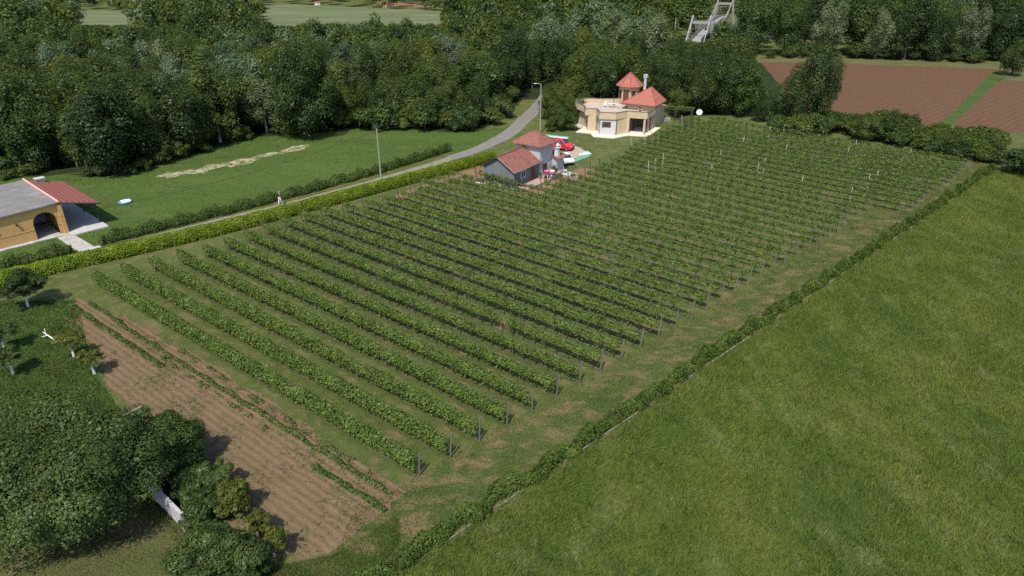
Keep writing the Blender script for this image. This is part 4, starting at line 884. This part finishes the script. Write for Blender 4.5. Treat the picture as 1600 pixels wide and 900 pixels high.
# tower
TC = (-7.0,10.2); oc = lambda r, z, k0=22.5: [(TC[0]+r*math.cos(R(k0+45*k)), TC[1]+r*math.sin(R(k0+45*k)), z) for k in range(8)]
m = MB(); m.prism([p[:2] for p in oc(1.95,0)], 0, 6.75); m.build('tower_wall', M['cream'], chs)
e8 = oc(2.6,6.62); h_ = MB(); h_.add(e8 + [(a,b,c-.12) for a,b,c in e8] + [(TC[0],TC[1],9.0)], [(i,(i+1)%8,16) for i in range(8)] + [(i,8+i,8+(i+1)%8,(i+1)%8) for i in range(8)] + [tuple(range(15,7,-1))]); tr1 = h_.build('tower_roof', M['tile_new'], chs)
c_ = MB(); [c_.tube([p,(TC[0],TC[1],9.0)], .075, 6) for p in e8]; c_.build('hip_tile', M['tile_red'], tr1)
fa = R(270); 
for k, nm_, w1, z0_, z1_ in ((6,'door',.95,3.25,5.9),(5,'window',.7,4.3,5.7),(7,'window',.7,4.3,5.7)):
    an = R(45*k); ap_ = 1.95*math.cos(R(22.5)); c = Vector((TC[0]+math.cos(an)*(ap_+.02), TC[1]+math.sin(an)*(ap_+.02))); q = MB(); q.box((c.x,c.y,(z0_+z1_)/2),(.07,w1,z1_-z0_),an); wo = q.build(nm_, M['brown'] if nm_ == 'door' else M['glass'], chs)
    q = MB(); c = c + Vector((math.cos(an),math.sin(an)))*.02
    tv = Vector((-math.sin(an),math.cos(an)))
    for s_ in (-1,1): d2 = c+tv*s_*(w1/2+.03); q.box((d2.x,d2.y,(z0_+z1_)/2),(.09,.07,z1_-z0_+.1),an)
    q.box((c.x,c.y,z1_+.03),(.09,w1+.13,.08),an); q.build('frame', M['brown'], wo)
q = MB(); q.box((-3.9,9.9,6.7),(.42,.42,3.2)); cho = q.build('chimney', M['concrete'], chs, .02); q = MB(); q.box((-3.9,9.9,8.36),(.7,.7,.1)); [q.box((-3.9+i*.22,9.9+j*.22,8.55),(.12,.12,.3)) for i in (-1,1) for j in (-1,1)]; q.box((-3.9,9.9,8.74),(.66,.66,.1)); q.build('chimney_cap', M['white'], cho)
def CW(x, y, z=0): return CH_ @ Vector((x,y,z))
# terrace furniture
def tch(x, y, rz, lab):
    e = empty('terrace_chair', CW(x,y,3.22), R(-28)+rz, lab, 'chair', None); m = MB(); m.box((0,0,.43),(.45,.45,.05)); m.build('seat', M['white'], e); m = MB(); m.box((0,.22,.72),(.45,.05,.55)); m.build('backrest', M['white'], e)
    for i in (-.19,.19):
        for j in (-.19,.19): q = MB(); q.tube([(i,j,.42),(i,j,0)], .02, 5); q.build('leg', M['white'], e)
tch(-9.6,4.6,.3,'white chair on the cream house terrace, left of the terrace post'); tch(-7.2,4.9,2.6,'white chair on the terrace, closest to the tower door'); 
e = empty('terrace_table', CW(-8.4,4.9,3.22), 0, 'white table standing on the cream house roof terrace', 'table'); m = MB(); m.box((0,0,.73),(1.5,.8,.05)); m.build('tabletop', M['white'], e)
for i in (-.65,.65):
    for j in (-.3,.3): q = MB(); q.tube([(i,j,.71),(i,j,0)], .025, 5); q.build('leg', M['white'], e)
for x,y,lab in ((-10.2,3.4,'slim pale post on the terrace near the round bay'),(-9.0,7.4,'slim dark post at the back of terrace')):
    q = MB(); q.tube([(0,0,0),(0,0,1.75)], .05, 8); q.lathe([(.2,0),(.2,.06),(.05,.1)],(0,0,0),12); o = q.build('terrace_post', M['post_white' if x < -10 else 'post_dark']); o.location = CW(x,y,3.22); tag(o, lab, 'post')
# satellite dish on its pole
dx, dy = g(1092,196); e = empty('satellite_dish', (dx-.2,dy,0), R(-15), 'large white satellite dish on a pole at the vineyard edge by cream house', 'satellite dish'); q = MB(); q.tube([(0,0,-.1),(0,0,2.3)], .045, 8); q.build('pole', M['darkmetal'], e)
q = MB(); pr_ = [(.02,0),(.3,.02),(.55,.08),(.75,.16),(.77,.17),(.74,.19),(.54,.11),(.3,.05),(.02,.03)]; q.lathe(pr_,(0,0,0),24); dsh = q.build('reflector', M['white'], e, 0, True); dsh.scale = (.72,.72,.72); dsh.location = (0,-.08,2.45); dsh.rotation_euler = (R(62),0,0); q = MB(); q.tube([(0,-.1,1.95),(0,-.75,2.4)], .02, 5); q.tube([(0,-.72,2.4),(0,-.6,2.46)], .06, 8); q.build('feed_arm', M['darkmetal'], e)
# pergola, wood piles and clutter right of the cream house
px_, py_ = g(1058,190); e = empty('pergola', (px_,py_+1.5,0), R(-20), 'dark wooden pergola overgrown with vine beside the cream house', 'pergola')
for i in (-3,0,3):
    for j in (-1.3,1.3): q = MB(); q.box((i,j,1.1),(.12,.12,2.2)); q.build('post', M['post_dark'], e)
q = MB(); [q.box((0,j,2.26),(6.6,.1,.12)) for j in (-1.3,1.3)]; [q.box((-3.2+i*.8,0,2.36),(.07,3.2,.08)) for i in range(9)]; q.build('beams', M['post_dark'], e)
r1 = np.random.default_rng(3); n=1500; P_ = np.c_[r1.uniform(-3.3,3.3,n), r1.uniform(-1.6,1.6,n), 2.45+r1.normal(0,.12,n)]; P_ = P_[(np.sin(P_[:,0]*2)+np.cos(P_[:,1]*2.5)+r1.normal(0,.5,n)) > -.3]; link('foliage', np_mesh('foliage', leaf_quads(P_, np.c_[r1.normal(0,.4,(len(P_),2)), np.ones(len(P_))], r1.uniform(.08,.14,len(P_)), r1), 4, M['vine']), e)
for x,y,rz,lab in ((1040,190,.2,'stack of pale firewood logs beside the pergola, nearest the cream house'),(1070,191,-.3,'stack of dark firewood logs below the vine-covered pergola')):
    wx, wy = g(x,y); e = empty('log_pile', (wx,wy,0), rz, lab, 'log pile'); rr = random.Random(x)
    for a in range(4):
        for b in range(9-a%2):
            q = MB(); q.tube([(-.95+b*.22+.11*(a%2),-.4+rr.uniform(-.06,.06),.11+a*.19),(-.95+b*.22+.11*(a%2),.4+rr.uniform(-.06,.06),.11+a*.19)], rr.uniform(.085,.11), 8); q.build('log', M['bark_pale' if x==1040 else 'bark'], e)
# ------------------------------------------------------------------ tan arched house
TO = (-52.4,74.6); ta_ = empty('tan_house', (*TO,0), R(48), 'tan rendered house with a wide arch, grey flat roof and red lean-to canopy', 'house')
TH_ = Matrix.Translation((*TO,0)) @ Matrix.Rotation(R(48),4,'Z')
# front wall with arch opening (x runs along the wall, negative to the left)
ax0, ax1, sp = -2.85, -.42, 1.85; acx, arx = (ax0+ax1)/2, (ax1-ax0)/2
arcp = [(acx+arx*math.cos(R(a)), sp+1.2*math.sin(R(a))) for a in range(180,-1,-15)]
prof = [(-16,0),(ax0,0)] + [(x,z) for x,z in arcp] + [(ax1,0),(0,0),(0,3.72),(-16,3.1)]
m = MB(); n = len(prof); m.v = [(x,-.15,z) for x,z in prof] + [(x,.15,z) for x,z in prof]; m.f = [tuple(range(n)), tuple(range(2*n-1,n-1,-1))] + [(i,n+i,n+(i+1)%n,(i+1)%n) for i in range(n)]
fw = m.build('front_wall', M['tan'], ta_)
m = MB(); m.box((-16,6,1.5),(.3,11.7,3.0)); m.box((-8,11.7,1.5),(16,.3,3.0)); m.box((-3.0,3.0,1.6),(.2,5.6,3.2)); m.box((-1.45,5.9,1.6),(2.9,.2,3.2)); m.build('inner_wall', M['greywall'], ta_)
m = MB(); m.box((.0,3.0,1.75),(.3,5.6,3.5)); m.box((.0,9.0,1.75),(.3,5.2,3.5)); m.build('side_wall', M['tan'], ta_)
m = MB(); m.box((.1,-.2,1.78),(.42,.42,3.56)); m.build('corner_pillar', M['tan'], ta_)
m = MB(); m.slab([(-16.3,-.45,3.28),(.1,-.45,3.9),(.1,12.2,3.9),(-16.3,12.2,3.28)], .14); m.build('grey_roof', M['felt'], ta_)
m = MB(); m.slab([(.12,-.6,3.92),(4.25,-.6,2.82),(4.25,11.6,2.82),(.12,11.9,3.92)], .16); rr_ = m.build('canopy_roof', M['tile_red'], ta_)
m = MB(); m.tube([(.1,-.65,4.0),(.1,12.1,4.0)], .13, 8); m.build('ridge_tile', M['ridge'], rr_)
m = MB(); m.tube([(.1,-.66,3.82),(4.28,-.66,2.72)], .08, 4); m.tube([(4.3,-.66,2.72),(4.3,11.6,2.72)], .08, 5); m.build('fascia', M['darkmetal'], rr_)
for y in (.4,5.6,11.0):
    m = MB(); m.box((3.95,y,1.36),(.13,.13,2.7)); m.build('canopy_post', M['post_dark'], ta_)
m = MB(); m.prism([(.2,-1.7),(4.2,-1.7),(4.2,11.4),(.2,11.4)], 0, .16); m.build('canopy_pavement', M['pave'], ta_)
m = MB(); m.prism([(-16,-.75),(.19,-.75),(.19,-.16),(-16,-.16)], 0, .1); m.build('wall_plinth', M['concrete'], ta_)
m = MB(); m.prism([(-2.74,-.15),(-.51,-.15),(-.2,5.8),(-2.9,5.8)], 0, .12); m.build('arch_floor', M['path'], ta_)
m = MB(); m.box((1.6,11.2,1.95),(.9,.7,3.9)); cho = m.build('chimney', M['concrete'], ta_, .02); m = MB(); m.box((1.6,11.2,3.96),(1.15,.95,.12)); m.build('chimney_cap', M['concrete'], cho)
m = MB(); m.lathe([(.09,0),(.11,.3),(.05,.36)],(-4.4,-.3,2.2),8); m.tube([(-4.4,-.14,2.5),(-4.4,-.3,2.58)],.025,5); m.build('wall_lamp', M['darkmetal'], ta_)
m = MB(); m.lathe([(.09,0),(.11,.3),(.05,.36)],(-6.6,-.3,2.2),8); m.tube([(-6.6,-.14,2.5),(-6.6,-.3,2.58)],.025,5); m.build('wall_lamp', M['darkmetal'], ta_)
m = MB(); [m.box((x,-.17,1.28),(w2_,.03,.05)) for x,w2_ in ((-9.4,13),(-.32,.3))]; m.build('string_course', M['tan'], ta_)
for x, lab in ((1.3,'low bench in the deep shade under red canopy'),):
    p = TH_ @ Vector((x,6.5,.16)); e = empty('garden_bench', p, R(48), lab, 'bench'); q = MB(); q.box((0,0,.45),(.5,2.2,.06)); q.build('seat', M['post_dark'], e)
    for j in (-.9,.9): q = MB(); q.box((0,j,.21),(.4,.08,.42)); q.build('leg', M['post_dark'], e)
pth = [(-52.5,73.1),(-51.6,74.5),(-45.0,69.0),(-46.2,67.8)]
m = MB(); m.prism(pth, 0, .06); tag(m.build('garden_path', M['path']), kind='structure')
m = MB(); m.prism([(-47.6,69.4),(-46.3,70.7),(-45.8,70.2),(-47.1,68.9)], .062, .1); tag(m.build('path_step', M['pave']), kind='structure')
# blue and white covered thing on the meadow
bx, by = g(196,317); bt = empty('paddling_pool', (bx,by,0), .3, 'small pale blue and white paddling pool left on the mown meadow', 'paddling pool', None, .75)
m = MB(); m.lathe([(1.0,.0),(1.12,.15),(1.1,.34),(1.0,.4),(.88,.34),(.85,.06),(.02,.05)],(0,0,0),20); m.build('pool_wall', M['blue'], bt, 0, True); m = MB(); m.box((.15,-.2,.42),(1.5,1.1,.05),.4,('X',.12)); m.build('cover', M['whitecloth'], bt, .02)
# ------------------------------------------------------------------ poles, wall, bridge
def pole(name, px, py, h, lab, arm=None, r=.11):
    x, y = g(px,py); e = empty(name, (x,y,0), 0, lab, 'pole'); m = MB(); m.tube([(0,0,-.3),(0,0,h)], [r*1.1,r*.7], 10); m.build('shaft', M['old_concrete'], e)
    if arm: m = MB(); m.tube([(0,0,h-.15),(arm*.6,0,h+.02),(arm,0,h+.04)], .045, 6); ao = m.build('arm', M['wire'], e); m = MB(); m.box((arm*1.15,0,h+.04),(.5,.18,.1)); m.build('lamp_head', M['white'], ao, .02)
pole('utility_pole', 597, 297, 8.5, 'bare grey concrete pole standing in the clipped hedge'); pole('street_lamp', 844, 207, 8.6, 'tall concrete street lamp with a short arm at the road bend', -.9)
pole('utility_pole', 1051, 82, 10.5, 'thin pale pole rising from the trees left of the suspension bridge', None, .16)
w0, w1 = Vector((*g(291,829),0)), Vector((*g(226,762),0)); wd_ = (w1-w0); an = math.atan2(wd_.y,wd_.x); e = empty('garden_wall', w0, an, 'weathered pale concrete garden wall between the walnut tree and bushes', 'wall')
Lw = wd_.length
for i in range(3): m = MB(); m.box((Lw*(i+.5)/3,0,.62),(Lw/3-.03,.14,1.25)); m.build('wall_panel', plain('weathered_panel',(.42,.4,.43),.9,.18,1.6,stain=(.26,.25,.26)) if i == 0 else bpy.data.materials['weathered_panel'], e, .015)
for i in range(4): m = MB(); m.box((min(Lw-.05,max(.05,Lw*i/3)),0,.68),(.16,.22,1.36)); m.build('post', M['concrete'], e, .01)
m = MB(); m.ribbon([(0,0),(Lw,0)], .2, 1.252, 1.31); m.build('coping', M['concrete'], e)
def tower(px, py, w_, h, e, off):
    for s_ in (-1,1):
        m = MB(); m.tube([(off[0]+s_*w_*.62,off[1],-.5),(off[0]+s_*w_*.42,off[1],h)], [.55,.38], 4); m.build('tower_leg', M['old_concrete'], e)
    m = MB(); m.box((off[0],off[1],h*.78),(w_*.95,.5,.85)); m.build('cross_beam', M['old_concrete'], e)
b0 = Vector((*g(1092,70),0)); b1 = Vector((*g(1129,37),0)); bd = b1-b0; ba = math.atan2(bd.y,bd.x); LB = bd.length
br = empty('suspension_bridge', b0, ba-math.pi/2, 'pale concrete suspension footbridge with two portal towers crossing the river', 'bridge')
tower(0,0,7.2,9.2,br,(0,0)); tower(0,0,7.2,10.5,br,(0,LB))
m = MB(); nseg = 16; dk = [(0, -10+ (LB+20)*i/nseg, 2.2+1.0*math.sin(math.pi*i/nseg)) for i in range(nseg+1)]
for a, b in zip(dk[:-1],dk[1:]): m.slab([(-1.7,a[1],a[2]),(1.7,a[1],a[2]),(1.7,b[1],b[2]),(-1.7,b[1],b[2])], .5)
m.build('deck', M['old_concrete'], br)
for s_ in (-1,1):
    cb = [(s_*2.9, LB*i/20, 4.0+5.4*(2*i/20-1)**2) for i in range(21)]; m = MB(); m.tube([(s_*2.9,-14,1.5)]+cb+[(s_*2.9,LB+14,1.5)], .12, 5); m.build('cable', M['concrete'], br)
    m = MB(); [m.tube([(s_*2.9,c[1],c[2]),(s_*1.7,c[1],2.6)], .06, 4) for c in cb[1:-1]]; m.build('hanger_cables', M['concrete'], br)
    m = MB(); [m.slab([(s_*1.65,a[1],a[2]+1.1),(s_*1.75,a[1],a[2]+1.1),(s_*1.75,b[1],b[2]+1.1),(s_*1.65,b[1],b[2]+1.1)], .95) for a,b in zip(dk[:-1],dk[1:])]; m.build('railing', M['old_concrete'], br)
sheet('river', [(66,258),(84,252),(150,346),(118,362)], plain('river_water',(.04,.05,.03),.6,.1), .006, .5, 3, 29)
# ------------------------------------------------------------------ near trees and garden
def special(name, x, y, lab, cat, crown_args, mat, th, tr, bark='bark', limbs=8, group=None, sy=1.0, rz=0, fork=.35):
    me, CC = crown('crown', *crown_args[:1], *crown_args[1:-1], M[mat], **crown_args[-1]); e = empty(name, (x,y,0), rz, lab, cat, group); link('crown', me, e); link('trunk', trunk(crown_args[0], th, tr, CC, M[bark], limbs, fork), e); return e
special('walnut_tree', -25.9, 29.7, 'huge dark spreading walnut tree filling the lower left corner', 'tree', (201,5.9,5.2,3.5,3.8,110,130000,.07,dict(lr=(.15,.28),low=-.6,inner=.15)), 'walnut', 5.5,.42,'bark_pale',34)
special('walnut_tree', -22.2, 33.4, 'smaller walnut tree on the garden side of the huge walnut', 'tree', (202,2.7,2.7,2.1,2.5,52,40000,.07,dict(lr=(.18,.3),low=-.6,inner=.15)), 'walnut', 4,.26,'bark_pale',18)
special('walnut_tree', -34.2, 31.6, 'leafy walnut tree cut off by the left picture edge', 'tree', (203,4.5,4.5,3.0,3.3,80,60000,.072,dict(lr=(.16,.3),low=-.6,inner=.15)), 'walnut', 5,.35,'bark_pale',10)
def shrubby(px, py, r, h, seed, lab, mat='walnut', name='bush', cat='bush', n=9000, size=.085, bark='bark', th=None, z0=None, group=None, airy=False):
    x, y = g(px,py); special(name, x, y, lab, cat, (seed, r, r, h*.5 if z0 is None else (h-z0)/2, h*.52 if z0 is None else (h+z0)/2, 34 if not airy else 40, int(n*(1.7 if not airy else 1.0)), size*.78, dict(lr=(.18,.32) if not airy else (.1,.2),low=-.85,inner=.15)), mat, th or h*.6, .07 if th is None else .1, bark, 8, group)
shrubby(345,900,2.3,2.9,211,'large rounded dark green bush at the bottom edge beside the wall','walnut',n=20000)
shrubby(292,728,1.5,2.6,212,'dark green upright bush at the inner end of the garden wall','walnut',n=9000)
shrubby(322,812,1.5,2.0,213,'mid green bush on the plot side of the garden wall','mid',n=9000)
shrubby(365,800,1.3,1.9,214,'yellow-green bush between the garden wall and the soil plot','warm',n=7000)
shrubby(300,775,1.3,1.9,215,'mid green bush leaning on the back of the garden wall','mid',n=9000)
shrubby(340,772,1.4,2.3,216,'loose green bush between the wall bush and the peach trees','walnut',n=9000,airy=True)
shrubby(392,880,1.3,2.0,217,'low green bush beside the big rounded bush at bottom edge','mid',n=9000,airy=True)
shrubby(385,912,1.2,1.6,218,'small dark bush cut by the bottom picture edge','dark',n=7000)
for px,py,h,r,seed,lab in ((300,722,2.6,1.1,221,'yellow-green peach tree at the plot edge behind the garden wall bushes'),(372,806,2.8,1.05,222,'tallest peach tree at the lower plot edge, with orange-tinted tips'),(408,838,2.1,.8,223,'small peach tree between the tallest one and the corner tree'),(438,866,2.1,.85,224,'peach tree standing alone at the bottom corner of the soil plot')):
    shrubby(px,py,r,h,seed,lab,'peach','peach_tree','tree',3800,.06,'bark',h*.75,.5,'peach trees along the plot edge',True)
for px,py,h,r,seed,lab,mat,n in ((44,480,3.6,2.0,231,'dark round fruit tree with a white trunk near the clipped hedge','dark',14000),(22,584,2.6,1.3,232,'whitewashed fruit tree leaning over the lawn above the walnut','walnut',4500),(8,548,2.6,1.5,233,'fruit tree with white trunk at the left picture edge','walnut',5000),(116,558,2.4,1.2,234,'thin airy fruit tree with a grey trunk beside the fallen white trunk','peach',3600),(148,584,2.2,1.15,235,'fruit tree with forked white trunk at the edge of soil plot','warm',3800)):
    shrubby(px,py,r,h,seed,lab,mat,'fruit_tree','tree',n,.075,'lime',h*.62,.9,'limewashed fruit trees', mat != 'dark')
shrubby(312,738,.8,1.6,236,'little whitewashed tree at the plot edge by the wall bushes','dark','fruit_tree','tree',1500,.06,'lime',1.0,.6,'limewashed fruit trees')
fx, fy = g(80,532); m = MB(); m.tube([(-.9,.55,.5),(-.3,.2,.38),(.45,-.2,.2),(.8,-.4,.0)], [.04,.055,.08,.1], 7); m.tube([(-.3,.2,.38),(-.75,.05,.3)], [.05,.03], 5); m.tube([(-.55,.35,.44),(-.8,.75,.75)], [.045,.02], 5); fo = m.build('felled_trunk', M['lime'], None, 0, True); fo.location = (fx,fy,.02); tag(fo, 'bare whitewashed trunk lying slanted on the orchard grass', 'felled trunk')
# dead snag at the back of the wood
sx_, sy_ = g(640,55); sn = MB(); sn.tube([(0,0,0),(.3,0,4),(-.2,.2,8),(.3,0,11)], [.45,.38,.25,.1], 7); sn.tube([(.1,0,6),(1.8,0,9),(2.6,.3,10.5)], [.22,.13,.05], 5); sn.tube([(0,.1,7.5),(-1.5,0,9.5)], [.18,.06], 5); so_ = sn.build('dead_tree', M['bark'], None, 0, True); so_.location = (sx_*.62, sy_*.62, 0); tag(so_, 'bare dark dead tree in front of the far pale hay field', 'tree')
# far houses at the edge of the hay field
for i,(px,py,s_,lab) in enumerate(((497,8,.4,'tiny pale farm house beyond the far hay field, left'),(603,11,.5,'tiny orange-roofed shed beyond the far hay field'),(735,12,.5,'tiny orange-roofed shed at the right end of far field'))):
    x, y = g(px,py); e = empty('farm_building', (x,y,0), .3*i, lab, 'building'); e.scale = (s_,)*3; m = MB(); m.box((0,0,1.6),(8,6,3.2)); m.build('wall', M['white' if i == 0 else 'cream'], e); m = MB(); m.add([(-4.4,-3.4,3.1),(4.4,-3.4,3.1),(4.4,3.4,3.1),(-4.4,3.4,3.1),(-4.4,0,5.2),(4.4,0,5.2)], [(0,1,5,4),(2,3,4,5),(1,2,5),(3,0,4),(3,2,1,0)]); m.build('roof', M['tile_old'], e)
    m = MB(); m.box((1.5,-3.02,1.1),(1.1,.1,2.2)); m.build('door', M['brown'], e)
# ------------------------------------------------------------------ people
def person(loc, rz, lab, pose, top, legs, hair):
    e = empty('person', loc, rz, lab, 'person')
    def skin(name, joints, edges, rad, mat, lev=1, root=0):
        me = bpy.data.meshes.new(name); me.from_pydata(joints, edges, []); me.materials.append(mat); o = link(name, me, e)
        sk = o.modifiers.new('skin','SKIN'); sk.use_smooth_shade = True
        for v, r_q in zip(me.skin_vertices[0].data, rad): v.radius = r_q if hasattr(r_q,'__len__') else (r_q, r_q)
        me.skin_vertices[0].data[root].use_root = True
        sb_ = o.modifiers.new('sub','SUBSURF'); sb_.levels = lev; sb_.render_levels = lev+1; return o
    J, E_, Rd = [], [], []
    def ch_(start, pts, rads):
        prev = start
        for p, r_q in zip(pts, rads): J.append(p); Rd.append(r_q); i = len(J)-1; (E_.append((prev,i)) if prev is not None else None); prev = i
        return prev
    J.append((0,0,.95)); Rd.append((.13,.1)); ab = ch_(0,[(0,-.01,1.12),(0,0,1.3),(0,0,1.43)],[(.12,.09),(.155,.1),(.1,.08)])
    nk = ch_(ab,[(0,-.01,1.52),(0,-.02,1.58)],[.052,.06]); ch_(nk,[(0,-.03,1.66),(0,-.025,1.74)],[(.085,.098),.068])
    for s_ in (-1,1):
        A_1 = pose['arm'][0 if s_ < 0 else 1]; ch_(ab-1,[(s_*.17,0,1.4)]+A_1,[.065,.045,.036,.03,.02])
        ch_(0,pose['leg'][0 if s_ < 0 else 1],[.09,.062,.045,.045,.03])
    skin('body', J, E_, Rd, M['skin'])
    skin('shirt', [(0,0,.98),(0,-.01,1.12),(0,0,1.3),(0,0,1.45)] + [(-.18,0,1.405),pose['arm'][0][0],(.18,0,1.405),pose['arm'][1][0]], [(0,1),(1,2),(2,3),(2,4),(4,5),(2,6),(6,7)], [(.15,.12),(.14,.115),(.175,.125),(.085,.075),.085,.065,.085,.065], top)
    LG = [(0,0,.97)]; LE = []; LR_ = [(.15,.125)]
    for s_ in (0,1):
        pv = 0
        for p, r_q in zip(pose['leg'][s_][:3],[.105,.08,.065]): LG.append(p); LR_.append(r_q); LE.append((pv,len(LG)-1)); pv = len(LG)-1
    skin('trousers', LG, LE, LR_, legs)
    h_ = MB(); h_.lathe([(.09,-.02),(.108,.03),(.1,.09),(.07,.125),(.02,.14)], (0,-.012,1.665), 12); h_.build('hair', hair, e, 0, True)
    fc = MB(); fc.lathe([(.016,0),(.014,.03),(.006,.045)], (0,-.118,1.655), 6); fc.build('nose', M['skin'], e)
    for s_ in (-1,1):
        q = MB(); q.box((s_*.034,-.112,1.695),(.024,.012,.012)); q.build('eye', M['navy'], e)
    q = MB(); q.box((0,-.108,1.628),(.045,.012,.01)); q.build('mouth', M['terracotta'], e)
WALK = dict(arm=([(-.27,.06,1.15),(-.3,-.08,.93),(-.31,-.12,.86),(-.31,-.15,.8)],[(.28,-.05,1.15),(.34,-.2,.98),(.36,-.26,.93),(.36,-.3,.88)]), leg=([(-.1,-.02,.86),(-.11,-.16,.5),(-.11,-.2,.1),(-.11,-.24,.05),(-.11,-.38,.03)],[(.1,.02,.86),(.11,.06,.5),(.11,.3,.14),(.11,.3,.07),(.11,.18,.03)]))
STAND = dict(arm=([(-.27,.02,1.15),(-.28,-.12,.95),(-.24,-.2,.92),(-.2,-.24,.92)],[(.27,.02,1.15),(.28,-.1,.95),(.25,-.2,.93),(.21,-.25,.93)]), leg=([(-.09,0,.86),(-.1,-.01,.48),(-.1,0,.09),(-.1,-.03,.05),(-.11,-.17,.03)],[(.09,0,.86),(.1,-.01,.48),(.1,0,.09),(.1,-.03,.05),(.11,-.17,.03)]))
pxy = g(439,320); person((pxy[0],pxy[1],.02), R(-48), 'person walking along the lane in a dark top and white trousers', WALK, M['navy'], M['whitecloth'], M['hair'])
pw = CW(-1.75,1.25,3.22); person(pw, R(-20), 'person in dark clothes standing on the cream house terrace', STAND, M['navy'], M['navy'], M['hair_dark'])

pa, pb = Vector((*g(597,297),8.3)), Vector((*g(844,207),8.3)); pz = pa + (pa-pb); 
m = MB(); m.tube([pa.lerp(pb,i/14) - Vector((0,0,.9*4*(i/14)*(1-i/14))) for i in range(15)], .016, 4, False); m.tube([pa.lerp(pz,i/14) - Vector((0,0,.9*4*(i/14)*(1-i/14))) for i in range(15)], .016, 4, False)
tag(m.build('overhead_cable', M['black']), 'thin dark overhead cable strung along the lane between the poles', 'cable')
